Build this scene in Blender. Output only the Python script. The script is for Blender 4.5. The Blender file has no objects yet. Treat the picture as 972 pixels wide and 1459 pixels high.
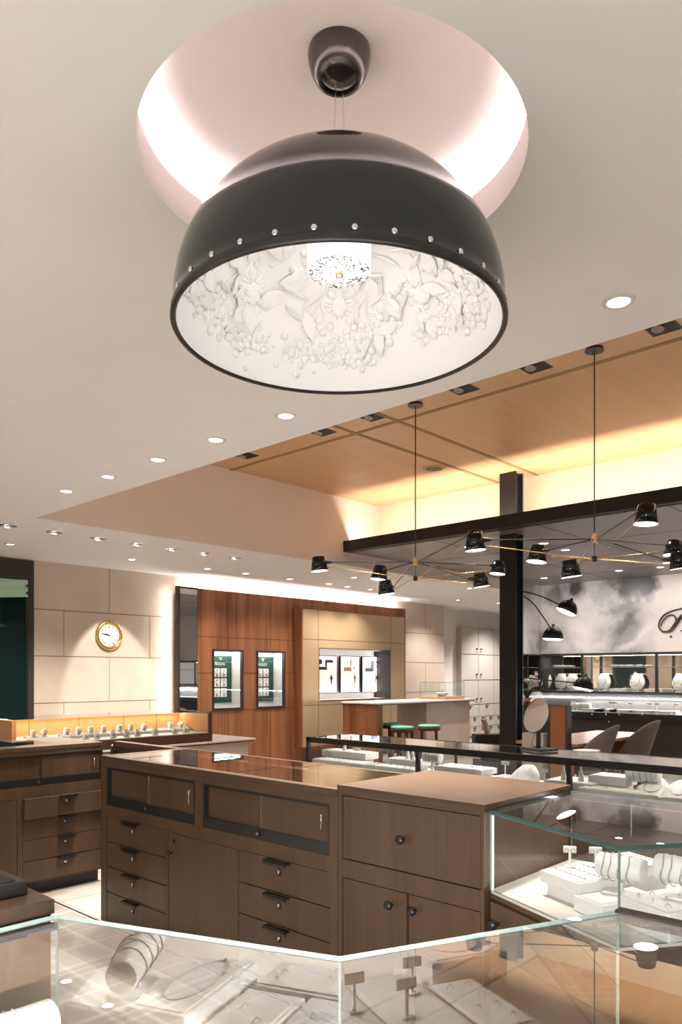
import bpy, math, random
from mathutils import Vector, Matrix
R = math.radians
PI = math.pi
rnd = random.Random(7)
SC = bpy.context.scene
COL = SC.collection
EYE = 1.52
F, CX, HZ = 1077.7, 486.0, 959.5

# ------------------------------------------------------------------ camera maths
def ray(x, y):
    a = (x - CX) / F
    b = (HZ - y) / F
    return (.6841 * a + .7294, -.7294 * a + .6841, b)
def on_x(x, y, X0):
    d = ray(x, y); t = X0 / d[0]
    return Vector((X0, d[1] * t, EYE + d[2] * t))
def on_y(x, y, Y0):
    d = ray(x, y); t = Y0 / d[1]
    return Vector((d[0] * t, Y0, EYE + d[2] * t))
def on_h(x, y, h):
    d = ray(x, y); t = (h - EYE) / d[2]
    return Vector((d[0] * t, d[1] * t, h))
def at_z(x, y, z):
    d = ray(x, y)
    return Vector((d[0] * z, d[1] * z, EYE + d[2] * z))

# ------------------------------------------------------------------ materials
def new_mat(name):
    m = bpy.data.materials.new(name); m.use_nodes = True
    nt = m.node_tree
    return m, nt, nt.nodes.get('Principled BSDF')
def lk(nt, a, b): nt.links.new(a, b)
def plain(name, col, rough=.5, metal=0, spec=.5, noise=0.0, nscale=20, coat=0, bump=0):
    m, nt, b = new_mat(name)
    b.inputs['Base Color'].default_value = (*col, 1)
    b.inputs['Roughness'].default_value = rough
    b.inputs['Metallic'].default_value = metal
    b.inputs['Specular IOR Level'].default_value = spec
    b.inputs['Coat Weight'].default_value = coat
    b.inputs['Coat Roughness'].default_value = .03
    if noise or bump:
        tc = nt.nodes.new('ShaderNodeTexCoord')
        n = nt.nodes.new('ShaderNodeTexNoise'); n.inputs['Scale'].default_value = nscale
        n.inputs['Detail'].default_value = 4
        lk(nt, tc.outputs['Object'], n.inputs['Vector'])
        if noise:
            r = nt.nodes.new('ShaderNodeValToRGB')
            r.color_ramp.elements[0].position = .3; r.color_ramp.elements[1].position = .7
            r.color_ramp.elements[0].color = (*[c * (1 - noise) for c in col], 1)
            r.color_ramp.elements[1].color = (*[min(1, c * (1 + noise)) for c in col], 1)
            lk(nt, n.outputs['Fac'], r.inputs[0]); lk(nt, r.outputs[0], b.inputs['Base Color'])
        if bump:
            bp = nt.nodes.new('ShaderNodeBump'); bp.inputs['Strength'].default_value = bump
            bp.inputs['Distance'].default_value = .01
            lk(nt, n.outputs['Fac'], bp.inputs['Height']); lk(nt, bp.outputs[0], b.inputs['Normal'])
    return m
def wood(name, dark, light, axis='z', fine=90, rough=.42, spec=.4, coat=0):
    m, nt, b = new_mat(name)
    tc = nt.nodes.new('ShaderNodeTexCoord')
    mp = nt.nodes.new('ShaderNodeMapping')
    s = [fine, fine, fine]; s['xyz'.index(axis)] = fine * .018
    mp.inputs['Scale'].default_value = s
    n = nt.nodes.new('ShaderNodeTexNoise'); n.inputs['Scale'].default_value = 1; n.inputs['Detail'].default_value = 3
    mp2 = nt.nodes.new('ShaderNodeMapping')
    s2 = [7, 7, 7]; s2['xyz'.index(axis)] = .5
    mp2.inputs['Scale'].default_value = s2
    n2 = nt.nodes.new('ShaderNodeTexNoise'); n2.inputs['Scale'].default_value = 1; n2.inputs['Detail'].default_value = 2
    ad = nt.nodes.new('ShaderNodeMath'); ad.operation = 'MULTIPLY_ADD'; ad.inputs[1].default_value = .45
    ra = nt.nodes.new('ShaderNodeMath'); ra.operation = 'MULTIPLY'; ra.inputs[1].default_value = .55
    r = nt.nodes.new('ShaderNodeValToRGB')
    r.color_ramp.elements[0].position = .33; r.color_ramp.elements[1].position = .67
    r.color_ramp.elements[0].color = (*dark, 1); r.color_ramp.elements[1].color = (*light, 1)
    lk(nt, tc.outputs['Object'], mp.inputs[0]); lk(nt, mp.outputs[0], n.inputs['Vector'])
    lk(nt, tc.outputs['Object'], mp2.inputs[0]); lk(nt, mp2.outputs[0], n2.inputs['Vector'])
    lk(nt, n2.outputs['Fac'], ra.inputs[0])
    lk(nt, n.outputs['Fac'], ad.inputs[0]); lk(nt, ra.outputs[0], ad.inputs[2])
    lk(nt, ad.outputs[0], r.inputs[0]); lk(nt, r.outputs[0], b.inputs['Base Color'])
    b.inputs['Roughness'].default_value = rough; b.inputs['Specular IOR Level'].default_value = spec
    b.inputs['Coat Weight'].default_value = coat; b.inputs['Coat Roughness'].default_value = .28; b.inputs['Coat IOR'].default_value = 1.28
    return m
def glass(name, ior=1.5, tint=(.97, .985, .98), gain=1.0):
    m = bpy.data.materials.new(name); m.use_nodes = True
    nt = m.node_tree
    for n in list(nt.nodes): nt.nodes.remove(n)
    o = nt.nodes.new('ShaderNodeOutputMaterial')
    t = nt.nodes.new('ShaderNodeBsdfTransparent'); t.inputs[0].default_value = (*tint, 1)
    g = nt.nodes.new('ShaderNodeBsdfGlossy'); g.inputs['Roughness'].default_value = 0.0
    g.inputs['Color'].default_value = (1, 1, 1, 1)
    f = nt.nodes.new('ShaderNodeFresnel'); f.inputs['IOR'].default_value = ior
    mu = nt.nodes.new('ShaderNodeMath'); mu.operation = 'MULTIPLY'; mu.use_clamp = True; mu.inputs[1].default_value = gain
    ge = nt.nodes.new('ShaderNodeNewGeometry')
    # a thin pane: only faces turned towards the light path reflect, so the far skin stays clear
    inv = nt.nodes.new('ShaderNodeMath'); inv.operation = 'SUBTRACT'; inv.inputs[0].default_value = 1
    mu2 = nt.nodes.new('ShaderNodeMath'); mu2.operation = 'MULTIPLY'
    mx = nt.nodes.new('ShaderNodeMixShader')
    lk(nt, f.outputs[0], mu.inputs[0]); lk(nt, ge.outputs['Backfacing'], inv.inputs[1])
    lk(nt, mu.outputs[0], mu2.inputs[0]); lk(nt, inv.outputs[0], mu2.inputs[1])
    lk(nt, mu2.outputs[0], mx.inputs[0]); lk(nt, t.outputs[0], mx.inputs[1]); lk(nt, g.outputs[0], mx.inputs[2])
    lk(nt, mx.outputs[0], o.inputs[0])
    return m
def glow(name, col, power):
    m, nt, b = new_mat(name)
    b.inputs['Base Color'].default_value = (*col, 1)
    b.inputs['Emission Color'].default_value = (*col, 1)
    b.inputs['Emission Strength'].default_value = power
    return m

M = {}
M['plaster'] = plain('white_plaster', (.81, .822, .84), .9, noise=.012, nscale=3)
M['dome_plaster'] = plain('dome_plaster', (.86, .80, .79), .75)
M['stone'] = plain('beige_stone', (.60, .50, .405), .6, noise=.045, nscale=5)
M['joint'] = plain('joint_and_gap_shade', (.22, .17, .13), .8)
M['white_wall'] = plain('white_wall', (.72, .68, .64), .85, noise=.015, nscale=4)
M['soffit'] = plain('cream_soffit', (.80, .70, .63), .85, noise=.01, nscale=3)
M['maple'] = wood('maple_veneer', (.60, .37, .20), (.68, .44, .255), 'x', 60, .38)
M['maple_groove'] = plain('maple_groove', (.30, .19, .08), .6)
M['cream_fabric'] = wood('cream_wallcover', (.74, .62, .47), (.80, .68, .53), 'z', 70, .8)
M['brown'] = wood('brown_oak', (.056, .033, .019), (.088, .053, .033), 'z', 110, .5, .10, .9)
M['brown_top'] = wood('brown_oak_top', (.056, .033, .019), (.088, .053, .033), 'y', 80, .5, .10, .9)
M['brown_x'] = wood('brown_oak_cross', (.056, .033, .019), (.088, .053, .033), 'y', 110, .5, .10, .9)
M['gap'] = plain('dark_gap', (.012, .009, .007), .8)
M['walnut'] = wood('walnut', (.15, .052, .021), (.37, .155, .070), 'z', 55, .42)
M['walnut_dark'] = wood('walnut_dark', (.06, .024, .012), (.10, .04, .02), 'x', 60, .45)
M['cherry'] = wood('cherry', (.50, .23, .10), (.60, .30, .15), 'x', 50, .3)
M['golden'] = wood('golden_wood', (.46, .22, .075), (.56, .29, .105), 'x', 50, .45)
M['black'] = plain('black_metal', (.012, .012, .013), .35, spec=.5)
M['black_matte'] = plain('black_matte', (.012, .011, .011), .6)
M['gloss_black'] = plain('gloss_black', (.004, .006, .0075), .08, spec=.5)
M['steel_dark'] = plain('dark_steel', (.016, .0145, .013), .5, spec=.3)
M['navy'] = plain('navy_steel', (.010, .016, .024), .25, spec=.7)
M['canopy'] = plain('charcoal_panel', (.20, .175, .172), .35, noise=.10, nscale=2.5)
M['seam'] = plain('panel_seam', (.015, .014, .014), .6)
M['chrome'] = plain('chrome', (.75, .75, .76), .18, metal=1)
M['brass'] = plain('brass', (.72, .50, .22), .24, metal=1)
M['gold'] = plain('gold', (.85, .60, .22), .22, metal=1)
M['white'] = plain('white_lacquer', (.66, .652, .64), .45)
M['leather'] = plain('white_leatherette', (.60, .595, .585), .55, bump=.05, nscale=300)
M['pearl'] = plain('pearl_strand', (.70, .66, .62), .25)
M['gem'] = plain('silver_jewel', (.36, .35, .34), .3, metal=.4)
M['deck'] = plain('cream_deck', (.50, .465, .425), .6)
M['top_stone'] = plain('cream_stone_top', (.78, .72, .64), .4, noise=.03, nscale=12)
M['pale_stone'] = plain('pale_stone_front', (.56, .46, .39), .6, noise=.05, nscale=8)
M['mirror'] = plain('mirror', (.88, .88, .87), .02, metal=1)
M['mirror_warm'] = plain('mirror_silvered', (.82, .78, .72), .03, metal=1)
M['glass'] = glass('clear_glass', 1.5)
M['glass_top'] = glass('counter_glass', 1.8, (.97, .985, .98), 1.35)
M['glass_pane'] = glass('case_pane_glass', 1.75, (.975, .985, .98), 1.2)
M['glass_zigzag'] = glass('coated_pane_glass', 1.75, (.97, .98, .975), 3.4)
M['glass_dark'] = glass('tinted_top_glass', 1.9, (.55, .52, .50), 1.1)
M['glass_edge'] = plain('glass_edge', (.17, .215, .205), .12, spec=.8)
M['glass_edge_dark'] = plain('glass_edge_teal', (.05, .11, .11), .1, spec=.8)
M['bronze'] = plain('champagne_panel', (.50, .36, .215), .34, metal=.35, noise=.03, nscale=2)
M['green'] = plain('green_suede', (.006, .055, .042), .7)
M['green_glass'] = plain('dark_green_glass', (.003, .014, .013), .04, spec=.22)
M['green_frame'] = plain('deep_green_frame', (.003, .02, .015), .3)
M['reflected_drape'] = plain('pale_green_reflection', (.42, .62, .50), .7)  # colour of a reflection in the green window glass
M['brown_black'] = plain('brown_black', (.030, .022, .018), .5)
M['teal'] = plain('mint_leather', (.22, .56, .43), .5)
M['grey_fabric'] = plain('grey_fabric', (.23, .195, .175), .85, noise=.05, nscale=120)
M['leaf'] = plain('leaf_green', (.012, .035, .012), .45)
M['petal'] = plain('white_petal', (.86, .82, .78), .6)
M['pot'] = plain('copper_pot', (.55, .35, .25), .35, metal=.6)
M['print_dark'] = plain('printed_ink', (.03, .03, .035), .6)
M['print_rose'] = plain('printed_rose', (.55, .28, .22), .6)
M['print_blue'] = plain('printed_slate', (.12, .16, .22), .6)
M['paper'] = plain('poster_paper', (.88, .85, .84), .6)
M['locker'] = plain('greige_locker', (.47, .435, .40), .55)
M['led'] = glow('led_white', (1, .95, .90), 14)
M['led_warm'] = glow('led_warm', (1, .84, .64), 8)
M['led_pink'] = glow('led_pinkish', (1, .93, .91), 18.0)
M['led_cool'] = glow('led_cool', (.95, .97, 1), 12)
M['led_strip_soft'] = glow('led_strip_soft', (1, .98, .95), 3)
M['lens'] = glow('lamp_lens', (1, .96, .9), 9)
M['shade_glow'] = glow('shade_diffuser', (1, .97, .93), 4)
M['screen'] = glow('backlit_poster', (1, .95, .94), .32)
M['lamp_white'] = plain('lamp_plaster', (.86, .86, .865), .8)
M['copper_stain'] = plain('orange_slot', (.62, .35, .18), .5)

def carpet():
    m, nt, b = new_mat('plaid_carpet')
    tc = nt.nodes.new('ShaderNodeTexCoord'); sep = nt.nodes.new('ShaderNodeSeparateXYZ')
    lk(nt, tc.outputs['Object'], sep.inputs[0])
    def stripes(sock, period, offs, half):
        out = None
        for o in offs:
            a = nt.nodes.new('ShaderNodeMath'); a.operation = 'ADD'; a.inputs[1].default_value = o + 100 * period
            mo = nt.nodes.new('ShaderNodeMath'); mo.operation = 'MODULO'; mo.inputs[1].default_value = period
            lt = nt.nodes.new('ShaderNodeMath'); lt.operation = 'LESS_THAN'; lt.inputs[1].default_value = half
            lk(nt, sock, a.inputs[0]); lk(nt, a.outputs[0], mo.inputs[0]); lk(nt, mo.outputs[0], lt.inputs[0])
            if out is None: out = lt.outputs[0]
            else:
                ad = nt.nodes.new('ShaderNodeMath'); ad.operation = 'ADD'
                lk(nt, out, ad.inputs[0]); lk(nt, lt.outputs[0], ad.inputs[1]); out = ad.outputs[0]
        return out
    sx = stripes(sep.outputs['X'], .62, (0, .07, .13, .33), .026)
    sy = stripes(sep.outputs['Y'], .62, (.03, .10, .17, .40), .026)
    bx = stripes(sep.outputs['X'], .62, (.30,), .25)
    by = stripes(sep.outputs['Y'], .62, (.30,), .25)
    def comb(a, wa, c, wc):
        x = nt.nodes.new('ShaderNodeMath'); x.operation = 'MULTIPLY'; x.inputs[1].default_value = wa; lk(nt, a, x.inputs[0])
        y = nt.nodes.new('ShaderNodeMath'); y.operation = 'MULTIPLY_ADD'; y.inputs[1].default_value = wc
        lk(nt, c, y.inputs[0]); lk(nt, x.outputs[0], y.inputs[2]); return y.outputs[0]
    s = comb(sx, .22, sy, .22); d = comb(bx, -.16, by, -.16)
    n = nt.nodes.new('ShaderNodeTexNoise'); n.inputs['Scale'].default_value = 260; n.inputs['Detail'].default_value = 2
    lk(nt, tc.outputs['Object'], n.inputs['Vector'])
    t1 = nt.nodes.new('ShaderNodeMath'); t1.operation = 'ADD'; lk(nt, s, t1.inputs[0]); lk(nt, d, t1.inputs[1])
    t2 = nt.nodes.new('ShaderNodeMath'); t2.operation = 'MULTIPLY_ADD'; t2.inputs[1].default_value = .5
    lk(nt, n.outputs['Fac'], t2.inputs[0]); lk(nt, t1.outputs[0], t2.inputs[2])
    r = nt.nodes.new('ShaderNodeValToRGB')
    r.color_ramp.elements[0].position = 0; r.color_ramp.elements[0].color = (.185, .155, .128, 1)
    r.color_ramp.elements[1].position = .75; r.color_ramp.elements[1].color = (.62, .555, .475, 1)
    lk(nt, t2.outputs[0], r.inputs[0]); lk(nt, r.outputs[0], b.inputs['Base Color'])
    b.inputs['Roughness'].default_value = .95
    return m
M['carpet'] = carpet()
def tile():
    m, nt, b = new_mat('floor_tile')
    tc = nt.nodes.new('ShaderNodeTexCoord')
    br = nt.nodes.new('ShaderNodeTexBrick')
    br.inputs['Scale'].default_value = 1; br.inputs['Brick Width'].default_value = 1.2; br.inputs['Row Height'].default_value = .3
    br.inputs['Mortar Size'].default_value = .004
    br.inputs['Color1'].default_value = (.50, .44, .38, 1); br.inputs['Color2'].default_value = (.40, .345, .295, 1)
    br.inputs['Mortar'].default_value = (.18, .15, .12, 1)
    n = nt.nodes.new('ShaderNodeTexNoise'); n.inputs['Scale'].default_value = 4; n.inputs['Detail'].default_value = 6
    mp = nt.nodes.new('ShaderNodeMapping'); mp.inputs['Scale'].default_value = (1, 5, 1)
    mx = nt.nodes.new('ShaderNodeMix'); mx.data_type = 'RGBA'; mx.blend_type = 'MULTIPLY'; mx.inputs[0].default_value = .5
    r = nt.nodes.new('ShaderNodeValToRGB')
    r.color_ramp.elements[0].position = .3; r.color_ramp.elements[0].color = (.55, .5, .46, 1); r.color_ramp.elements[1].position = .65
    lk(nt, tc.outputs['Object'], br.inputs[0]); lk(nt, tc.outputs['Object'], mp.inputs[0]); lk(nt, mp.outputs[0], n.inputs['Vector'])
    lk(nt, n.outputs['Fac'], r.inputs[0]); lk(nt, br.outputs[0], mx.inputs[6]); lk(nt, r.outputs[0], mx.inputs[7])
    lk(nt, mx.outputs[2], b.inputs['Base Color']); b.inputs['Roughness'].default_value = .4
    return m
M['tile'] = tile()
def marble():
    m, nt, b = new_mat('smoky_marble')
    tc = nt.nodes.new('ShaderNodeTexCoord')
    n0 = nt.nodes.new('ShaderNodeTexNoise'); n0.inputs['Scale'].default_value = .9; n0.inputs['Detail'].default_value = 5
    lk(nt, tc.outputs['Object'], n0.inputs['Vector'])
    add = nt.nodes.new('ShaderNodeMix'); add.data_type = 'VECTOR'; add.inputs[0].default_value = .45
    lk(nt, tc.outputs['Object'], add.inputs[4]); lk(nt, n0.outputs['Color'], add.inputs[5])
    n1 = nt.nodes.new('ShaderNodeTexNoise'); n1.inputs['Scale'].default_value = 1.5; n1.inputs['Detail'].default_value = 9
    n1.inputs['Distortion'].default_value = 1.4; n1.inputs['Roughness'].default_value = .52
    lk(nt, add.outputs[1], n1.inputs['Vector'])
    r = nt.nodes.new('ShaderNodeValToRGB'); e = r.color_ramp.elements
    e[0].position = .30; e[0].color = (.13, .127, .13, 1); e[1].position = .62; e[1].color = (.70, .64, .62, 1)
    x = e.new(.43); x.color = (.38, .365, .37, 1); x = e.new(.52); x.color = (.58, .55, .545, 1)
    lk(nt, n1.outputs['Fac'], r.inputs[0])
    col = r.outputs[0]
    # paler, plainer stone towards the shop sign
    sp = nt.nodes.new('ShaderNodeSeparateXYZ'); lk(nt, tc.outputs['Object'], sp.inputs[0])
    mr = nt.nodes.new('ShaderNodeMapRange'); mr.inputs[1].default_value = 5.15; mr.inputs[2].default_value = 4.75
    mr.inputs[3].default_value = 0; mr.inputs[4].default_value = .85
    lk(nt, sp.outputs['Y'], mr.inputs[0])
    mx = nt.nodes.new('ShaderNodeMix'); mx.data_type = 'RGBA'; mx.inputs[7].default_value = (.72, .65, .62, 1)
    lk(nt, mr.outputs[0], mx.inputs[0]); lk(nt, col, mx.inputs[6]); col = mx.outputs[2]
    # ink-dark blooms of the stone, at their own places on the slab
    for (px, py, rad, s) in ((898, 830, .40, 1.0), (917, 834, .30, 1.0), (819, 838, .26, 1.0), (790, 850, .25, .5), (862, 842, .30, .55), (772, 918, .25, .5)):
        c = on_x(px, py, 12.76)
        vs = nt.nodes.new('ShaderNodeVectorMath'); vs.operation = 'DISTANCE'; vs.inputs[1].default_value = c
        n2 = nt.nodes.new('ShaderNodeTexNoise'); n2.inputs['Scale'].default_value = 4.5; n2.inputs['Detail'].default_value = 6
        lk(nt, tc.outputs['Object'], n2.inputs['Vector']); lk(nt, tc.outputs['Object'], vs.inputs[0])
        a = nt.nodes.new('ShaderNodeMath'); a.operation = 'MULTIPLY_ADD'; a.inputs[1].default_value = 1.3 * rad; 
        sb = nt.nodes.new('ShaderNodeMath'); sb.operation = 'SUBTRACT'; sb.inputs[1].default_value = .65 * rad
        lk(nt, vs.outputs['Value'], sb.inputs[0]); lk(nt, n2.outputs['Fac'], a.inputs[0]); lk(nt, sb.outputs[0], a.inputs[2])
        mr = nt.nodes.new('ShaderNodeMapRange'); mr.inputs[1].default_value = rad * .95; mr.inputs[2].default_value = rad * .45
        mr.inputs[3].default_value = 0; mr.inputs[4].default_value = s
        lk(nt, a.outputs[0], mr.inputs[0])
        mx = nt.nodes.new('ShaderNodeMix'); mx.data_type = 'RGBA'; mx.inputs[7].default_value = (.055, .05, .052, 1)
        lk(nt, mr.outputs[0], mx.inputs[0]); lk(nt, col, mx.inputs[6]); col = mx.outputs[2]
    lk(nt, col, b.inputs['Base Color']); b.inputs['Roughness'].default_value = .3
    return m
M['marble'] = marble()
def speckle():
    m, nt, b = new_mat('speckled_diffuser')
    tc = nt.nodes.new('ShaderNodeTexCoord')
    v = nt.nodes.new('ShaderNodeTexNoise'); v.inputs['Scale'].default_value = 130; v.inputs['Detail'].default_value = 3; v.inputs['Distortion'].default_value = .6
    lk(nt, tc.outputs['Object'], v.inputs['Vector'])
    r = nt.nodes.new('ShaderNodeValToRGB'); r.color_ramp.elements[0].position = .43; r.color_ramp.elements[1].position = .50
    r.color_ramp.elements[0].color = (.05, .05, .055, 1); r.color_ramp.elements[1].color = (.9, .89, .88, 1)
    lk(nt, v.outputs['Fac'], r.inputs[0]); lk(nt, r.outputs[0], b.inputs['Base Color'])
    lk(nt, r.outputs[0], b.inputs['Emission Color']); b.inputs['Emission Strength'].default_value = .22
    return m
M['speckle'] = speckle()

# ------------------------------------------------------------------ mesh builder
class MB:
    def __init__(s): s.v = []; s.f = []; s.mi = []; s.sm = []
    def add(s, vs, fs, mi=0, smooth=False, T=None):
        o = len(s.v)
        for p in vs:
            p = Vector(p)
            s.v.append(T @ p if T is not None else p)
        for f in fs:
            s.f.append([i + o for i in f]); s.mi.append(mi); s.sm.append(smooth)
        return s
    def box(s, x0, x1, y0, y1, z0, z1, mi=0, T=None, mis=None):
        if x0 > x1: x0, x1 = x1, x0
        if y0 > y1: y0, y1 = y1, y0
        if z0 > z1: z0, z1 = z1, z0
        vs = [(x0, y0, z0), (x1, y0, z0), (x1, y1, z0), (x0, y1, z0), (x0, y0, z1), (x1, y0, z1), (x1, y1, z1), (x0, y1, z1)]
        fs = [(0, 3, 2, 1), (4, 5, 6, 7), (0, 1, 5, 4), (1, 2, 6, 5), (2, 3, 7, 6), (3, 0, 4, 7)]   # -z +z -y +x +y -x
        if mis is None: return s.add(vs, fs, mi, False, T)
        o = len(s.v)
        for p in vs: s.v.append(T @ Vector(p) if T is not None else Vector(p))
        for f, k in zip(fs, mis):
            s.f.append([i + o for i in f]); s.mi.append(k); s.sm.append(False)
        return s
    def prism(s, poly, z0, z1, mi=0, side=None, T=None):
        n = len(poly)
        a = sum(poly[i][0] * poly[(i + 1) % n][1] - poly[(i + 1) % n][0] * poly[i][1] for i in range(n))
        if a < 0: poly = poly[::-1]
        vs = [(x, y, z0) for x, y in poly] + [(x, y, z1) for x, y in poly]
        s.add(vs, [tuple(range(n))[::-1], tuple(range(n, 2 * n))], mi, False, T)
        s.add(vs, [(i, (i + 1) % n, n + (i + 1) % n, n + i) for i in range(n)], mi if side is None else side, False, T)
        return s
    def lathe(s, prof, n=32, c=(0, 0, 0), mi=0, T=None, smooth=True, a0=0, a1=2 * PI):
        full = abs(a1 - a0 - 2 * PI) < 1e-6
        k = n if full else n + 1
        vs = []
        for r_, z in prof:
            for i in range(k):
                a = a0 + (a1 - a0) * i / n
                vs.append((c[0] + r_ * math.cos(a), c[1] + r_ * math.sin(a), c[2] + z))
        fs = []
        for j in range(len(prof) - 1):
            for i in range(n):
                i2 = (i + 1) % k
                fs.append((j * k + i, j * k + i2, (j + 1) * k + i2, (j + 1) * k + i))
        return s.add(vs, fs, mi, smooth, T)
    def cyl(s, p0, p1, r0, r1=None, n=16, mi=0, capmi=None, smooth=True, T=None):
        r1 = r0 if r1 is None else r1
        p0 = Vector(p0); p1 = Vector(p1); d = (p1 - p0); L = d.length
        q = d.to_track_quat('Z', 'Y').to_matrix().to_4x4()
        Tm = Matrix.Translation(p0) @ q
        if T is not None: Tm = T @ Tm
        s.lathe([(r0, 0), (r1, L)], n, mi=mi, T=Tm, smooth=smooth)
        vs0 = [(r0 * math.cos(2 * PI * i / n), r0 * math.sin(2 * PI * i / n), 0) for i in range(n)]
        vs1 = [(r1 * math.cos(2 * PI * i / n), r1 * math.sin(2 * PI * i / n), L) for i in range(n)]
        cm = mi if capmi is None else capmi
        if r0 > 1e-5: s.add(vs0, [tuple(range(n))[::-1]], cm if isinstance(cm, int) else cm[0], False, Tm)
        if r1 > 1e-5: s.add(vs1, [tuple(range(n))], cm if isinstance(cm, int) else cm[1], False, Tm)
        return s
    def ball(s, c, r, nu=12, nv=8, mi=0, T=None):
        if not hasattr(r, '__len__'): r = (r, r, r)
        Tm = Matrix.Translation(Vector(c)) @ Matrix.Diagonal((*r, 1)) if T is None else T @ Matrix.Translation(Vector(c)) @ Matrix.Diagonal((*r, 1))
        return s.lathe([(math.sin(PI * j / nv) + (1e-4 if j in (0, nv) else 0), -math.cos(PI * j / nv)) for j in range(nv + 1)], nu, mi=mi, T=Tm)
    def tube(s, pts, r, n=8, mi=0, T=None, closed=False):
        pts = [Vector(p) for p in pts]; m = len(pts)
        rr = r if hasattr(r, '__len__') else [r] * m
        vs = []; up = Vector((0, 0, 1)); prev = None
        for i in range(m):
            if closed: t = pts[(i + 1) % m] - pts[i - 1]
            else: t = pts[min(i + 1, m - 1)] - pts[max(i - 1, 0)]
            t.normalize()
            if prev is None:
                a = t.cross(up)
                if a.length < 1e-3: a = t.cross(Vector((1, 0, 0)))
            else: a = prev - t * prev.dot(t)
            a.normalize(); prev = a; b = t.cross(a)
            for k in range(n):
                w = 2 * PI * k / n
                vs.append(pts[i] + a * (rr[i] * math.cos(w)) + b * (rr[i] * math.sin(w)))
        fs = []
        for i in range(m if closed else m - 1):
            j = (i + 1) % m
            for k in range(n): fs.append((i * n + k, i * n + (k + 1) % n, j * n + (k + 1) % n, j * n + k))
        s.add(vs, fs, mi, True, T)
        if not closed: s.add([vs[k] for k in range(n)] + [vs[(m - 1) * n + k] for k in range(n)], [tuple(range(n))[::-1], tuple(range(n, 2 * n))], mi, False, T)
        return s
    def build(s, name, mats, parent=None, bev=0, seg=2):
        me = bpy.data.meshes.new(name)
        me.from_pydata([tuple(p) for p in s.v], [], s.f)
        if not isinstance(mats, (list, tuple)): mats = [mats]
        for m in mats: me.materials.append(M[m] if isinstance(m, str) else m)
        me.polygons.foreach_set('material_index', s.mi); me.polygons.foreach_set('use_smooth', s.sm)
        me.validate(); me.update()
        o = bpy.data.objects.new(name, me); COL.objects.link(o)
        if parent is not None: o.parent = parent
        if bev:
            b = o.modifiers.new('edge', 'BEVEL'); b.width = bev; b.segments = seg; b.limit_method = 'ANGLE'; b.angle_limit = R(40)
        return o
def tag(o, label, cat, group=None, kind=None):
    o['label'] = label; o['category'] = cat
    if group: o['group'] = group
    if kind: o['kind'] = kind
    return o
def thing(name, label, cat, loc=(0, 0, 0), rz=0, group=None):
    o = bpy.data.objects.new(name, None); COL.objects.link(o)
    o.empty_display_size = .05
    o.location = loc; o.rotation_euler = (0, 0, rz)
    return tag(o, label, cat, group)
def struct(name, mb, mats, bev=0):
    o = mb.build(name, mats, None, bev); o['kind'] = 'structure'; return o
def dup(root, loc=None, rz=None, label=None, group=None):
    def rec(o, par):
        c = o.copy(); COL.objects.link(c)
        if par is not None: c.parent = par
        for ch in o.children: rec(ch, c)
        return c
    c = rec(root, None)
    if loc is not None: c.location = loc
    if rz is not None: c.rotation_euler = (c.rotation_euler[0], c.rotation_euler[1], rz)
    if label: c['label'] = label
    if group: c['group'] = group
    return c
def local(pt, root):      # world point -> root-local (roots are only moved and turned about z)
    v = Vector(pt) - Vector(root.location)
    return Matrix.Rotation(-root.rotation_euler[2], 3, 'Z') @ v
def area(name, loc, direction, axis, length, width, power, col=(1, .93, .85), spread=180):
    l = bpy.data.lights.new(name, 'AREA'); l.shape = 'RECTANGLE'; l.size = length; l.size_y = width; l.energy = power; l.color = col
    l.spread = R(spread)
    o = bpy.data.objects.new(name, l); COL.objects.link(o); o.location = loc
    z = -Vector(direction).normalized(); x = Vector(axis); x = (x - z * x.dot(z)).normalized(); y = z.cross(x)
    o.rotation_euler = Matrix((x, y, z)).transposed().to_euler()
    return o
def spot(name, loc, power, size=100, blend=.8, col=(1, .92, .83), target=None, rad=.04):
    l = bpy.data.lights.new(name, 'SPOT'); l.energy = power; l.spot_size = R(size); l.spot_blend = blend; l.color = col; l.shadow_soft_size = rad
    o = bpy.data.objects.new(name, l); COL.objects.link(o); o.location = loc
    if target is not None:
        o.rotation_euler = (Vector(target) - Vector(loc)).to_track_quat('-Z', 'Y').to_euler()
    return o
def point(name, loc, power, rad=.03, col=(1, .93, .85)):
    l = bpy.data.lights.new(name, 'POINT'); l.energy = power; l.shadow_soft_size = rad; l.color = col
    o = bpy.data.objects.new(name, l); COL.objects.link(o); o.location = loc
    return o
def holes_grid(u0, u1, v0, v1, holes):
    us = sorted({u0, u1, *[h[i] for h in holes for i in (0, 1)]}); vs = sorted({v0, v1, *[h[i] for h in holes for i in (2, 3)]})
    for i in range(len(us) - 1):
        for j in range(len(vs) - 1):
            mu = (us[i] + us[i + 1]) / 2; mv = (vs[j] + vs[j + 1]) / 2
            if not any(h[0] < mu < h[1] and h[2] < mv < h[3] for h in holes):
                yield us[i], us[i + 1], vs[j], vs[j + 1]
def text(name, body, size, loc, rot, mat, parent=None, extrude=.001, align='CENTER'):
    c = bpy.data.curves.new(name, 'FONT'); c.body = body; c.size = size; c.extrude = extrude; c.align_x = align
    c.materials.append(M[mat])
    tmp = bpy.data.objects.new('tmp', c); COL.objects.link(tmp)
    bpy.context.view_layer.update()
    me = bpy.data.meshes.new_from_object(tmp.evaluated_get(bpy.context.evaluated_depsgraph_get()))
    bpy.data.objects.remove(tmp)
    o = bpy.data.objects.new(name, me); COL.objects.link(o); o.location = loc; o.rotation_euler = rot
    if parent is not None: o.parent = parent
    return o
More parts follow.
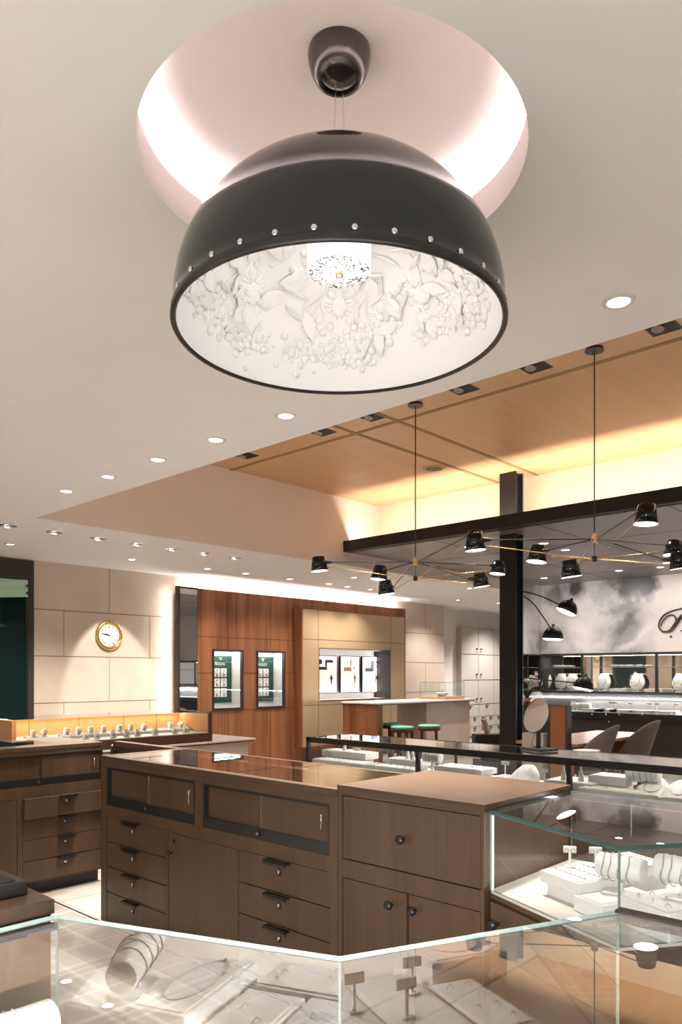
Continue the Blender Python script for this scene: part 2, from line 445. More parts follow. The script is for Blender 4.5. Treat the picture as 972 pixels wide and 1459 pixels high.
ORD = ['first', 'second', 'third', 'fourth', 'fifth', 'sixth', 'seventh', 'eighth', 'ninth', 'tenth', 'eleventh', 'twelfth',
       'thirteenth', 'fourteenth', 'fifteenth', 'sixteenth', 'seventeenth', 'eighteenth', 'nineteenth', 'twentieth']

CEIL, CAN, WOODC = 2.97, 3.147, 3.87
# ================================================================== SETTING
mb = MB(); mb.box(-5, 2.37, -5, 12, -.1, 0, 0); mb.box(2.37, 18, -5, 12, -.1, 0, 1)
mb.box(2.362, 2.378, -5, 12, -.02, .0012, 2)  # dark line where carpet meets tile
struct('floor', mb, ['carpet', 'tile', 'gap'])

# white ceiling with the round lamp recess
DC = Vector((1.565, 1.50)); DR = .545
mb = MB()
q = .9
n = 96
ring = [(DC.x + DR * math.cos(2 * PI * i / n), DC.y + DR * math.sin(2 * PI * i / n)) for i in range(n)]
sq = []
for i in range(n):
    a = 2 * PI * i / n; c, s_ = math.cos(a), math.sin(a); k = q / max(abs(c), abs(s_))
    sq.append((DC.x + c * k, DC.y + s_ * k))
mb.add([(x, y, CEIL) for x, y in ring] + [(x, y, CEIL) for x, y in sq], [(i, n + i, n + (i + 1) % n, (i + 1) % n) for i in range(n)])
def cslab(x0, x1, y0, y1): mb.add([(x0, y0, CEIL), (x0, y1, CEIL), (x1, y1, CEIL), (x1, y0, CEIL)], [(0, 1, 2, 3)])
X0, X1, Y0, Y1 = -5, 3.2, -5, 6.9
cslab(X0, DC.x - q, Y0, Y1); cslab(DC.x + q, X1, Y0, Y1); cslab(DC.x - q, DC.x + q, Y0, DC.y - q); cslab(DC.x - q, DC.x + q, DC.y + q, Y1)
cslab(-5, 18, 6.9, 9.9)
mb.box(-5, 18, 7.06, 9.9, CEIL + .3, CEIL + .34)
mb.box(3.16, 3.2, -5, 6.9, CEIL + .002, WOODC + .1)
struct('ceiling', mb, 'plaster')
# domed recess: lip, hidden ledge, dome
mb = MB()
LIP = .11
mb.lathe([(DR, 0), (DR, LIP), (DR + .012, LIP), (DR + .012, .03), (DR + .24, .03), (DR + .26, .06), (DR + .25, .11),
          (DR + .20, .155), (DR + .08, .205), (DR - .10, .243), (DR - .26, .262), (.0005, .272)], 96, (DC.x, DC.y, CEIL))
struct('ceiling_recess', mb, 'dome_plaster')
# soffit, maple ceiling, recess wall
mb = MB(); mb.box(3.2, 12.9, 6.9, 7.04, CEIL + .001, WOODC + .1); struct('wall_soffit', mb, 'soffit')
mb = MB(); mb.box(3.2, 8.2, -5, 6.9, WOODC, WOODC + .08)
g = .022
mb.box(5.50 - g, 5.50 + g, -5, 6.9, WOODC - .006, WOODC + .01, 1)
for yy in (4.43, 4.96): mb.box(3.2, 8.14, yy - g, yy + g, WOODC - .0055, WOODC + .01, 1)
struct('ceiling_maple', mb, ['maple', 'maple_groove'])
mb = MB(); mb.box(8.14, 8.3, -5, 6.9, CAN + .05, WOODC + .08); struct('wall_clerestory', mb, 'cream_fabric')
# canopy and beam
mb = MB(); mb.box(7.5, 12.9, -5, 6.9, CAN, CAN + .05)
for xx in (8.9, 10.4, 11.7): mb.box(xx - .006, xx + .006, -5, 6.9, CAN - .0015, CAN + .01, 1)
for yy in (-1.5, -.1, 1.3, 2.7, 4.1, 5.5): mb.box(7.5, 12.76, yy - .006, yy + .006, CAN - .0015, CAN + .01, 1)
struct('ceiling_canopy', mb, ['canopy', 'seam'])
mb = MB(); mb.box(7.40, 7.54, -5, 6.9, CAN, 3.289); struct('beam', mb, 'black_matte', .003)
# steel column, an I section
mb = MB()
mb.box(7.78, 7.80, 4.52, 4.735, 0, WOODC); mb.box(7.935, 7.955, 4.52, 4.735, 0, WOODC, 1); mb.box(7.80, 7.935, 4.56, 4.695, 0, WOODC, 1)
struct('column', mb, ['steel_dark', 'navy'], .002)

# back wall with stone panels
mb = MB(); WY = 9.5
holes = []
mb.box(-5, 13.37, WY, WY + .2, 0, CEIL + .05)
jw = .006
rows = [0, .52, 1.135, 1.745, 2.349, CEIL]
for h in rows[1:-1]: mb.box(4.37, 6.3, WY - .002, WY + .01, h - jw, h + jw, 1); mb.box(11.7, 13.36, WY - .002, WY + .01, h - jw, h + jw, 1)
for k in range(5):
    xs = (5.442, 12.7) if k % 2 == 0 else (4.779, 6.087, 12.03)
    for x in xs: mb.box(x - .004, x + .004, WY - .002, WY + .01, rows[k], rows[k + 1], 1)
struct('wall_back', mb, ['stone', 'joint'])
mb = MB(); mb.box(13.37, 18, 9.85, 10, 0, CEIL + .05); mb.box(17.8, 18, 6.9, 9.85, 0, CEIL + .05)
struct('wall_far', mb, 'white_wall')
# marble wall with the shelf niche
MX = 12.76
NZ0, NZ1 = 1.206, 1.847
NY0, NY1 = -2.0, 6.86
mb = MB()
for (a, b, c, d) in holes_grid(-5, 6.9, 0, CAN, [(NY0, NY1, NZ0, NZ1)]): mb.box(MX, MX + .06, a, b, c, d)
mb.box(MX + .40, MX + .46, -5, 7, 0, CAN)
for (a, b, c, d) in holes_grid(11.75, 12.76, 0, CAN, [(11.80, 12.72, NZ0, NZ1)]): mb.box(a, b, 6.885, 6.95, c, d)
struct('wall_marble', mb, 'marble')

# ================================================================== HELPERS FOR FURNITURE
def knob(parent, p, d=(-1, 0, 0), r=.016, mat='black'):
    mb = MB(); p = Vector(p); d = Vector(d)
    mb.cyl(p, p + d * .018, r * .45, r * .45, 10); 
    T = Matrix.Translation(p + d * .026)
    mb.ball((0, 0, 0), (r * .8 if abs(d.x) > .5 else r * 1.15, r * 1.15 if abs(d.x) > .5 else r * .8, r), 14, 8, T=T)
    return mb.build('knob', mat, parent)
def lockset(parent, p, d=(-1, 0, 0), r=.012):
    mb = MB(); p = Vector(p); d = Vector(d)
    mb.cyl(p, p + d * .010, r, r * .9, 14); mb.cyl(p + d * .010, p + d * .0125, r * .55, r * .5, 10, mi=1)
    mb.box(p.x - .0015, p.x + .0015, p.y - .0015, p.y + .0015, p.z - .02, p.z - .008, 0)
    return mb.build('lock', ['black', 'chrome'], parent)
def oval_lock(parent, p, d):
    mb = MB(); p = Vector(p); d = Vector(d)
    sx = (.004, .012) if abs(d.x) > .5 else (.012, .004)
    mb.ball(p + d * .002, (sx[0] + .002, sx[1], .020), 12, 8); mb.ball(p + d * .006, (sx[0], sx[1] * .55, .011), 10, 6, mi=1)
    return mb.build('lock', ['black', 'chrome'], parent)
def pull(parent, c, half, d):
    mb = MB(); c = Vector(c); d = Vector(d)
    if abs(d.x) > .5:
        mb.box(c.x + d.x * .032, c.x, c.y - half, c.y + half, c.z - .004, c.z + .003); mb.box(c.x + d.x * .032, c.x + d.x * .026, c.y - half, c.y + half, c.z - .018, c.z)
    else:
        mb.box(c.x - half, c.x + half, c.y + d.y * .032, c.y, c.z - .004, c.z + .003); mb.box(c.x - half, c.x + half, c.y + d.y * .032, c.y + d.y * .026, c.z - .018, c.z)
    return mb.build('pull', 'black', parent)
DX = (-1, 0, 0); DY = (0, -1, 0)

# ================================================================== BROWN DRAWER COUNTER (glass topped)
BX = 2.32
t = thing('drawer_counter', 'long brown oak drawer counter with inset glass top and sliding cabinet doors', 'counter', (BX, 3.17, 0))
def L(x0, x1, y0, y1, z0, z1): return (x0 - BX, x1 - BX, y0 - 3.17, y1 - 3.17, z0, z1)
ya, yb, tp = 2.195, 4.147, 1.03
mb = MB(); mb.box(*L(BX + .02, 2.93, ya, yb, .045, .80), 0)
mb.box(*L(BX + .12, 2.90, ya + .1, yb - .1, 0, .045), 0)
mb.box(*L(BX + .02, 2.93, yb - .02, yb, .80, .985)); mb.box(*L(2.91, 2.93, ya, yb - .02, .80, .985)); mb.box(*L(BX + .02, 2.91, ya, ya + .02, .80, .985))
mb.build('carcass', ['brown', 'gap'], t)
# face frame with two openings and drawer cut-outs
n1 = (3.205, 4.082, .741, .967); n2 = (2.243, 3.136, .741, .962)
d1 = (3.462, 4.085, .06, .680); dr_ = (2.864, 3.446, .06, .672); d2 = (2.238, 2.856, .06, .672)
mb = MB()
for (a, b, c, d) in holes_grid(ya, yb, .045, tp - .03, [n1, n2, d1, dr_, d2]): mb.box(*L(BX, BX + .02, a, b, c, d))
mb.build('face_frame', ['brown'], t)
mb = MB()
for nn in (n1, n2):
    y0, y1, z0, z1 = nn; b = .014
    mb.box(*L(BX + .002, BX + .05, y0, y0 + b, z0, z1)); mb.box(*L(BX + .002, BX + .05, y1 - b, y1, z0, z1))
    mb.box(*L(BX + .002, BX + .05, y0 + b, y1 - b, z1 - b, z1)); mb.box(*L(BX + .002, BX + .05, y0 + b, y1 - b, z0, z0 + .052))
mb.build('sliding_track', 'black', t)
for nn in (n1, n2):
    y0, y1, z0, z1 = nn; ym = (y0 + y1) / 2
    mb = MB(); mb.box(*L(BX + .024, BX + .034, ym - .01, y1 - .014, z0 + .052, z1 - .014)); mb.build('sliding_door', 'brown', t)
    mb = MB(); mb.box(*L(BX + .010, BX + .020, y0 + .014, ym + .012, z0 + .052, z1 - .014))
    dd = mb.build('sliding_door', 'brown', t)
    mb = MB(); mb.box(*L(BX + .006, BX + .010, ym + .006, ym + .012, z0 + .052, z1 - .014)); mb.build('edge_strip', 'chrome', dd)
    mb = MB()
    mb.tube([(BX + .010 - BX, y0 + .045 - 3.17, .845), (BX - .006 - BX, y0 + .045 - 3.17, .845), (BX - .006 - BX, y0 + .045 - 3.17, .912), (BX + .010 - BX, y0 + .045 - 3.17, .912)], .0035, 6)
    mb.build('handle', 'chrome', dd)
    lockset(t, (0.004, ym + .02 - 3.17, z0 + .028), DX, .016)
def drawer_x(root, y0, y1, z0, z1, X=BX, cy=3.17, pulled=0, phalf=.075, px=None):
    gp = .0025
    mb = MB(); mb.box(X + .002 - pulled - BX, X + .02 - BX, y0 + gp - cy, y1 - gp - cy, z0 + gp, z1 - gp)
    o = mb.build('drawer', 'brown', root, .001, 1)
    yc = (y0 + y1) / 2 if px is None else px
    pull(o, (X + .002 - pulled - BX, yc - cy, z1 - .008), phalf, DX); oval_lock(o, (X + .002 - pulled - BX, yc - cy - .005, z1 - .055), DX)
for z0, z1 in ((.526, .680), (.377, .526), (.227, .377), (.06, .227)): drawer_x(t, d1[0], d1[1], z0, z1, px=3.80)
for z0, z1 in ((.518, .672), (.368, .518), (.218, .368), (.06, .218)): drawer_x(t, d2[0], d2[1], z0, z1, px=2.568)
mb = MB(); mb.box(*L(BX + .002, BX + .02, dr_[0] + .003, dr_[1] - .003, .063, .669)); dd = mb.build('door', 'brown', t)
knob(dd, (.002, 3.415 - 3.17, .565), DX, .014); lockset(dd, (.002, 3.395 - 3.17, .63), DX, .011)
# top: wood border and glass inset
mb = MB()
mb.box(*L(BX - .004, BX + .045, ya, yb, tp - .03, tp)); mb.box(*L(2.905, 2.93, ya, yb, tp - .03, tp))
mb.box(*L(BX + .045, 2.905, yb - .06, yb, tp - .03, tp)); mb.box(*L(BX + .045, 2.905, ya, ya + .03, tp - .03, tp))
mb.build('top_border', 'brown_top', t, .002)
mb = MB(); mb.box(*L(BX + .045, 2.905, ya + .03, yb - .06, tp - .010, tp - .001)); mb.build('glass_top', 'glass_top', t)
mb = MB(); mb.box(*L(BX + .05, 2.90, ya + .03, yb - .06, .80, .806)); mb.build('display_deck', 'pale_stone', t)

# ================================================================== WOOD BLOCK at its end
KY = 1.475
t = thing('oak_cabinet', 'tall brown oak end cabinet with bare wooden top and round black knobs', 'cabinet', (BX, 1.83, 0))
def L(x0, x1, y0, y1, z0, z1): return (x0 - BX, x1 - BX, y0 - 1.83, y1 - 1.83, z0, z1)
yb, ya, tp = 2.192, 1.475, 1.051
mb = MB(); mb.box(*L(BX + .02, 2.98, ya, yb, .05, tp - .03)); mb.box(*L(BX + .1, 2.9, ya + .05, yb - .05, 0, .05)); mb.build('carcass', 'brown', t)
u = (1.487, 2.170, .742, 1.010); l1 = (1.826, 2.170, .07, .666); l2 = (1.487, 1.822, .07, .666)
mb = MB()
for (a, b, c, d) in holes_grid(ya, yb, .05, tp - .03, [u, (1.487, 2.17, .07, .666)]): mb.box(*L(BX, BX + .02, a, b, c, d))
mb.build('face_frame', 'brown', t)
for (y0, y1, z0, z1), k in ((u, (1.843, .872)), (l1, (1.902, .605)), (l2, (1.786, .607))):
    mb = MB(); mb.box(*L(BX + .003, BX + .02, y0 + .004, y1 - .004, z0 + .004, z1 - .004)); dd = mb.build('door', 'brown', t, .001, 1)
    knob(dd, (.003, k[0] - 1.83, k[1]), DX, .017)
mb = MB(); mb.box(*L(BX - .004, 2.985, ya - .004, yb + .004, tp - .03, tp)); mb.build('top_board', 'brown_top', t, .002)

# ================================================================== LEFT CABINET
LY = 5.05
ox, oy = 1.4, LY
t = thing('drawer_counter', 'brown oak counter with its top drawer pulled slightly open', 'counter', (ox, oy, 0))
def L(x0, x1, y0, y1, z0, z1): return (x0 - ox, x1 - ox, y0 - oy, y1 - oy, z0, z1)
xa, xb, tp = -.6, 2.84, 1.02
mb = MB(); mb.box(*L(xa, xb, LY + .02, 5.76, .095, .78)); mb.box(*L(xa, xb, LY + .07, 5.7, 0, .095), 1)
mb.box(*L(xa, xb, 5.74, 5.76, .78, .99)); mb.box(*L(xb - .02, xb, LY + .02, 5.74, .78, .99))
mb.build('carcass', ['brown', 'black_matte'], t)
nn = (1.30, 2.832, .752, .962); dcol = (2.248, 2.828, .10, .676); ddoor = (1.62, 2.214, .10, .676)
mb = MB()
for (a, b, c, d) in holes_grid(xa, xb, .095, tp - .03, [nn, dcol, ddoor]): mb.box(*L(a, b, LY, LY + .02, c, d))
mb.build('face_frame', 'brown', t)
mb = MB(); b = .014
mb.box(*L(nn[0], nn[0] + b, LY + .002, LY + .05, nn[2], nn[3])); mb.box(*L(nn[1] - b, nn[1], LY + .002, LY + .05, nn[2], nn[3]))
mb.box(*L(nn[0] + b, nn[1] - b, LY + .002, LY + .05, nn[3] - b, nn[3])); mb.box(*L(nn[0] + b, nn[1] - b, LY + .002, LY + .05, nn[2], nn[2] + .05))
mb.build('sliding_track', 'black', t)
mb = MB(); mb.box(*L(1.314, 2.40, LY + .024, LY + .034, nn[2] + .05, nn[3] - .014)); mb.build('sliding_door', 'brown', t)
mb = MB(); mb.box(*L(2.386, nn[1] - b, LY + .010, LY + .020, nn[2] + .05, nn[3] - .014)); dd = mb.build('sliding_door', 'brown', t)
mb = MB(); mb.tube([(2.77 - ox, .010, .85), (2.77 - ox, -.006, .85), (2.77 - ox, -.006, .91), (2.77 - ox, .010, .91)], .0035, 6); mb.build('handle', 'chrome', dd)
lockset(t, (2.36 - ox, .004, .777), DY, .016)
for k, (z0, z1) in enumerate(((.53, .676), (.387, .53), (.243, .387), (.10, .243))):
    p = .028 if k == 0 else 0
    mb = MB(); mb.box(*L(dcol[0] + .003, dcol[1] - .003, LY + .002 - p, LY + .02, z0 + .003, z1 - .003)); o = mb.build('drawer', 'brown', t, .001, 1)
    pull(o, (2.557 - ox, .002 - p, z1 - .004), .063, DY); oval_lock(o, (2.551 - ox, .002 - p, z1 - .04), DY)
mb = MB(); mb.box(*L(ddoor[0] + .003, ddoor[1] - .003, LY + .002, LY + .02, .103, .673)); mb.build('door', 'brown', t)
mb = MB(); mb.box(*L(xa, xb + .002, LY - .004, LY + .16, tp - .03, tp)); mb.box(*L(xa, xb, 5.73, 5.765, tp - .03, tp)); mb.box(*L(2.55, xb + .002, LY + .16, 5.73, tp - .03, tp))
mb.build('top_border', 'brown_top', t, .002)
mb = MB(); mb.box(*L(xa, 2.55, LY + .16, 5.73, tp - .010, tp - .001)); mb.build('glass_top', 'glass_top', t)
mb = MB(); mb.box(*L(xa, 2.81, LY + .03, 5.73, .781, .786)); mb.build('display_deck', 'black_matte', t)
# closing panel between the counters
t = thing('counter_gate', 'low brown oak gate panel joining the two drawer counters', 'gate', (2.95, 4.6, 0))
mb = MB(); mb.box(-.02, .02, -.44, .44, .06, .985); mb.build('panel', 'brown', t)
mb = MB(); mb.box(-.025, .03, -.445, .445, .985, 1.02); mb.build('top_rail', 'brown_top', t, .002)
mb = MB(); mb.cyl((-.05, .42, .90), (-.05, .42, .985), .014, .014, 14); mb.ball((-.05, .42, .99), .011, 10, 6, mi=1); mb.box(-.05, -.02, .41, .43, .92, .96); mb.build('latch', ['black', 'chrome'], t)

# ================================================================== RIGHT GLASS CASE
RT = 1.03; RD = .745
P1, P2, P3, P4 = (2.345, 1.462), (2.10, .89), (2.97, .31), (2.97, 1.462)
t = thing('glass_showcase', 'glass showcase with teal edged top standing against the oak end cabinet', 'showcase', (2.6, .9, 0))
o2 = Vector((2.6, .9))
def lp(p): return (p[0] - 2.6, p[1] - .9)
poly = [lp(p) for p in (P1, P2, P3, P4)]
def inset(pl, d):
    c = Vector((sum(p[0] for p in pl) / len(pl), sum(p[1] for p in pl) / len(pl)))
    return [tuple(Vector(p) + (c - Vector(p)).normalized() * d) for p in pl]
mb = MB(); mb.prism(inset(poly, .01), .05, RD - .03); mb.prism(inset(poly, .08), 0, .05); mb.build('carcass', 'brown', t)
mb = MB(); mb.prism(poly, RD - .03, RD - .012, 1); mb.prism(poly, RD - .012, RD, 0); mb.build('display_deck', ['deck', 'brown_top'], t)
# chamfered front: drawers with knobs, in the frame of the P1-P2 edge
e = (Vector(P2) - Vector(P1)); Le = e.length; ea = math.atan2(e.y, e.x)
Tf = Matrix.Translation((P1[0] - 2.6, P1[1] - .9, 0)) @ Matrix.Rotation(ea, 4, 'Z')     # local x along edge, local -y is outward
for z0, z1 in ((.54, .71), (.36, .535), (.07, .355)):
    mb = MB(); mb.box(.02, Le - .02, -.016, .012, z0, z1, T=Tf); o = mb.build('drawer', 'brown', t, .001, 1)
    for xx in (.07, Le - .09):
        p = Tf @ Vector((xx, -.016, (z0 + z1) / 2 + .02)); d = Tf.to_3x3() @ Vector((0, -1, 0))
        m2 = MB(); m2.cyl(p, p + d * .018, .008, .008, 10); m2.ball(p + d * .026, .017, 14, 8); m2.build('knob', 'black', o)
def pane(root, a, b, z0, z1, th=.010, mats=('glass_pane', 'glass_edge'), out=1):
    a = Vector((*a, 0)); b = Vector((*b, 0)); e_ = b - a; L_ = e_.length
    T = Matrix.Translation(a) @ Matrix.Rotation(math.atan2(e_.y, e_.x), 4, 'Z')
    mb = MB(); mb.box(0, L_, -th / 2, th / 2, z0, z1, mis=[1, 1, 0, 1, 0, 1], T=T)
    return mb.build('glass_pane', list(mats), root)
pane(t, poly[0], poly[1], RD, RT - .012)
pane(t, poly[1], poly[2], RD, RT - .012)
pane(t, poly[2], poly[3], RD, RT - .012)
mb = MB(); mb.prism(poly, RT - .012, RT, 0, 1); mb.build('glass_top', ['glass_top', 'glass_edge_dark'], t)
mb = MB(); mb.box(2.95 - 2.6, 2.975 - 2.6, .31 - .9, 1.462 - .9, RT - .02, RT - .012); mb.build('back_rail', 'black', t)
mb = MB(); mb.box(P1[0] + .004 - 2.6, P1[0] + .0075 - 2.6, 1.455 - .9, 1.461 - .9, RD, RT - .02); mb.build('light_strip', 'led_strip_soft', t)

# ================================================================== FRONT GLASS CASE
FT, FD = 1.02, .70
A, B, C = (.742, 1.504), (.973, .916), (1.566, .667)
outer = [(-1.6, 1.504), A, B, C, (1.566, -1.6)]
inner = [(.80, -1.6), (.80, .10), (.38, .42), (.02, .72), (-1.6, .72)]
fpoly = outer + inner
t = thing('glass_showcase', 'large angled glass showcase closest to the viewer, with zigzag clear panes', 'showcase', (0, 0, 0))
mb = MB(); mb.prism([(-1.6, 1.47), (.70, 1.47), (.93, .86), (1.53, .64), (1.53, -1.6)] + inner, .0, FD - .03); mb.build('carcass', 'brown', t)
mb = MB(); mb.prism([(-1.6, 1.497), (.737, 1.497), (.966, .909), (1.559, .662), (1.559, -1.6)] + inner, FD - .03, FD); mb.build('display_deck', 'deck', t)
for k, (a, b) in enumerate(zip(outer[:-1], outer[1:])): pane(t, a, b, FD, FT - .009, .009, ('glass_zigzag' if k in (1, 2) else 'glass', 'glass_edge'))
for a, b in zip(inner[:-1], inner[1:]): pane(t, a, b, FD, FT - .009, .010)
mb = MB(); mb.prism(fpoly, FT - .009, FT, 0, 1); mb.build('glass_top', ['glass_top', 'glass_edge'], t)
mb = MB(); mb.box(1.545, 1.572, -1.6, .664, FT, FT + .006); mb.box(1.560, 1.574, -1.6, .664, FT - .024, FT); mb.build('edge_trim', 'brown_black', t)
mb = MB(); mb.box(-1.6, .735, 1.488, 1.498, FT - .026, FT - .012); mb.build('edge_trim', 'black', t)

# wooden block in front on the left, with black tray
t = thing('oak_cabinet', 'brown oak cabinet behind the closest glass showcase, carrying a black tray', 'cabinet', (.1, 1.9, 0))
mb = MB(); mb.box(-.9, .635, -.382, .5, .05, 1.02); mb.box(-.8, .55, -.3, .45, 0, .05); mb.build('carcass', 'brown', t)
mb = MB(); mb.box(-.9, .642, -.386, .5, 1.02, 1.05); mb.build('top_board', 'brown_top', t, .002)
t = thing('tray', 'flat black tray lying on the oak cabinet beside the closest showcase', 'tray', (.36, 1.80, 1.05))
mb = MB(); mb.box(-.36, .357, -.217, .22, 0, .03); mb.build('base', 'black', t, .004)
mb = MB(); mb.box(-.34, .337, -.197, .20, .03, .0315); mb.build('pad', 'black_matte', t)

# ================================================================== BACK GLASS CASE (black framed)
t = thing('glass_showcase', 'long black framed glass showcase full of white jewellery trays', 'showcase', (4.4, 1.5, 0))
gx0, gx1, gy0, gy1 = 4.17 - 4.4, 4.64 - 4.4, -2.5, 4.29 - 1.5
GD = .80
mb = MB(); mb.box(gx0 + .01, gx1, gy0, gy1 - .01, .06, GD - .02); mb.box(gx0 + .07, gx1 - .05, gy0, gy1 - .05, 0, .06); mb.build('carcass', 'brown', t)
mb = MB(); mb.box(gx0, gx1, gy0, gy1, GD - .02, GD); mb.build('display_deck', 'deck', t)
mb = MB(); r_ = .028
mb.box(gx0, gx0 + r_, gy0, gy1, .978, 1.02); mb.box(gx0, gx1, gy1 - r_, gy1, .985, 1.02); mb.box(gx1 - .012, gx1, gy0, gy1, 1.008, 1.02)
mb.box(gx0 - .002, gx0 + .01, gy0, gy1, GD - .012, GD + .006)
for y in (4.29 - .028, 3.178, 2.058, .90, -.2):
    mb.box(gx0, gx0 + .026, y - 1.5, y + .028 - 1.5, GD, .98)
for y in (4.29 - .028, 3.178, 2.058, .90):
    mb.box(gx1 - .012, gx1, y - 1.5, y + .02 - 1.5, GD, 1.01)
mb.build('frame', 'black', t, .001, 1)
mb = MB(); mb.box(gx0 + .028, gx1 - .012, gy0, gy1 - .028, 1.010, 1.018); mb.build('glass_top', ['glass_top'], t)
mb = MB(); mb.box(gx0 + .010, gx0 + .015, gy0, gy1 - .028, GD + .006, .98); mb.build('glass_front', 'glass', t)
mb = MB(); mb.box(gx1 - .008, gx1 - .003, gy0, gy1 - .028, GD, 1.008); mb.build('glass_back', 'glass', t)
mb = MB(); mb.box(gx0 + .03, gx1 - .02, gy1 - .018, gy1 - .012, GD, .985); mb.build('glass_end', 'glass', t)

# ================================================================== JEWELLERY DISPLAYS
TR = {}
def tray(label, loc, sx, sy, h, rz=0, kind='rings', seed=0, group=None, step=False):
    t = thing('jewellery_tray', label, 'jewellery tray', loc, rz, group)
    rr = random.Random(seed)
    mb = MB()
    if step:
        mb.box(-sx * .42, sx * .42, -sy * .42, sy * .42, 0, h * .5); mb.box(-sx / 2, sx / 2, -sy / 2, sy / 2, h * .5, h)
    else: mb.box(-sx / 2, sx / 2, -sy / 2, sy / 2, 0, h)
    mb.build('base', 'leather', t, .003)
    mb = MB(); mb.box(-sx / 2 + .012, sx / 2 - .012, -sy / 2 + .012, sy / 2 - .012, h, h + .003); mb.build('pad', 'white', t, .001, 1)
    z = h + .003
    if kind == 'rings':
        nx = max(1, int(sx / .055)); ny = max(1, int(sy / .055))
        for i in range(nx):
            for j in range(ny):
                if rr.random() < .5: continue
                x = (i + .5) / nx * (sx - .03) - sx / 2 + .015; y = (j + .5) / ny * (sy - .03) - sy / 2 + .015
                mb = MB(); k = 12; a = rr.random() * PI
                pts = [(x + .008 * math.cos(2 * PI * q / k) * math.cos(a), y + .008 * math.cos(2 * PI * q / k) * math.sin(a), z + .003 + .006 * math.sin(2 * PI * q / k)) for q in range(k)]
                mb.tube(pts, .0013, 5, closed=True); mb.ball((x, y, z + .0095), .0026, 6, 4)
                mb.build('ring', 'gem', t)
    elif kind == 'necklace':
        mb = MB(); k = 40
        pts = []
        for q in range(k):
            a = 2 * PI * q / k
            pts.append((sx * .32 * math.cos(a), sy * (.34 * math.sin(a) - (.06 if math.sin(a) < 0 else 0) * math.sin(a) ** 2), z + .002))
        mb.tube(pts, .0013, 6, closed=True); mb.ball((0, -sy * .41, z + .004), .005, 8, 6); mb.build('necklace', 'gem', t)
    elif kind == 'bars':
        for i in range(3):
            y = (i - 1) * sy * .28
            mb = MB(); mb.box(-sx * .4, sx * .4, y - .002, y + .002, z, z + .0025); 
            for q in range(7): mb.ball((-sx * .36 + sx * .72 * q / 6, y, z + .003), .0032, 8, 5)
            mb.build('bracelet', 'gem', t)
    return t
def t_stand(label, loc, rz=0, h=.075, w=.045, group=None):
    t = thing('earring_stand', label, 'earring stand', loc, rz, group)
    mb = MB(); mb.box(-.016, .016, -.012, .012, 0, .005); mb.box(-.004, .004, -.003, .003, .005, h - .02); mb.build('post', 'white', t, .001, 1)
    mb = MB(); mb.box(-w / 2, w / 2, -.003, .003, h - .025, h); mb.build('card', 'white', t, .002, 1)
    for x in (-w * .26, w * .26):
        mb = MB(); k = 12
        mb.tube([(x, -.005 + .0 * q, h - .012 - .008 + .008 * math.cos(2 * PI * q / k)) if False else (x + .007 * math.sin(2 * PI * q / k), -.006, h - .016 + .007 * math.cos(2 * PI * q / k)) for q in range(k)], .0016, 5, closed=True)
        mb.build('earring', 'gem', t)
    return t
def bracelet_stand(label, loc, rz=0, r=.035, L_=.13, hh=.10, group=None):
    t = thing('bracelet_stand', label, 'bracelet stand', loc, rz, group)
    mb = MB(); mb.box(-L_ * .35, L_ * .35, -.03, .03, 0, .006); mb.box(-.006, .006, -.006, .006, .006, hh - r); mb.build('foot', 'white', t, .001, 1)
    mb = MB(); mb.lathe([(.001, 0), (r - .004, 0), (r, .004), (r, L_ - .004), (r - .004, L_), (.001, L_)], 32, T=Matrix.Translation((-L_ / 2, 0, hh)) @ Matrix.Rotation(PI / 2, 4, 'Y')); mb.build('roll', 'white', t)
    for q, x in enumerate((-.042, -.022, .004, .030)):
        x = x * L_ / .13
        mb = MB(); mb.tube([(x + .004 * math.sin(3 * a), (r + .002) * math.cos(a), hh - .003 + (r + .004) * math.sin(a)) for a in [2 * PI * k / 28 for k in range(28)]], .0022, 6, closed=True)
        mb.build('bracelet', 'gem', t)
    return t
def cone_stand(label, loc, h=.07, group=None):
    t = thing('ring_cone', label, 'ring cone', loc, 0, group)
    mb = MB(); mb.lathe([(.0005, 0), (.018, 0), (.018, .004), (.012, h * .45), (.005, h * .9), (.0005, h)], 20); mb.build('cone', 'white', t)
    mb = MB(); mb.tube([(.0135 * math.cos(2 * PI * k / 16), .0135 * math.sin(2 * PI * k / 16), h * .40) for k in range(16)], .0015, 5, closed=True); mb.ball((-.014, 0, h * .42), .004, 8, 6); mb.build('ring', 'gem', t)
    return t
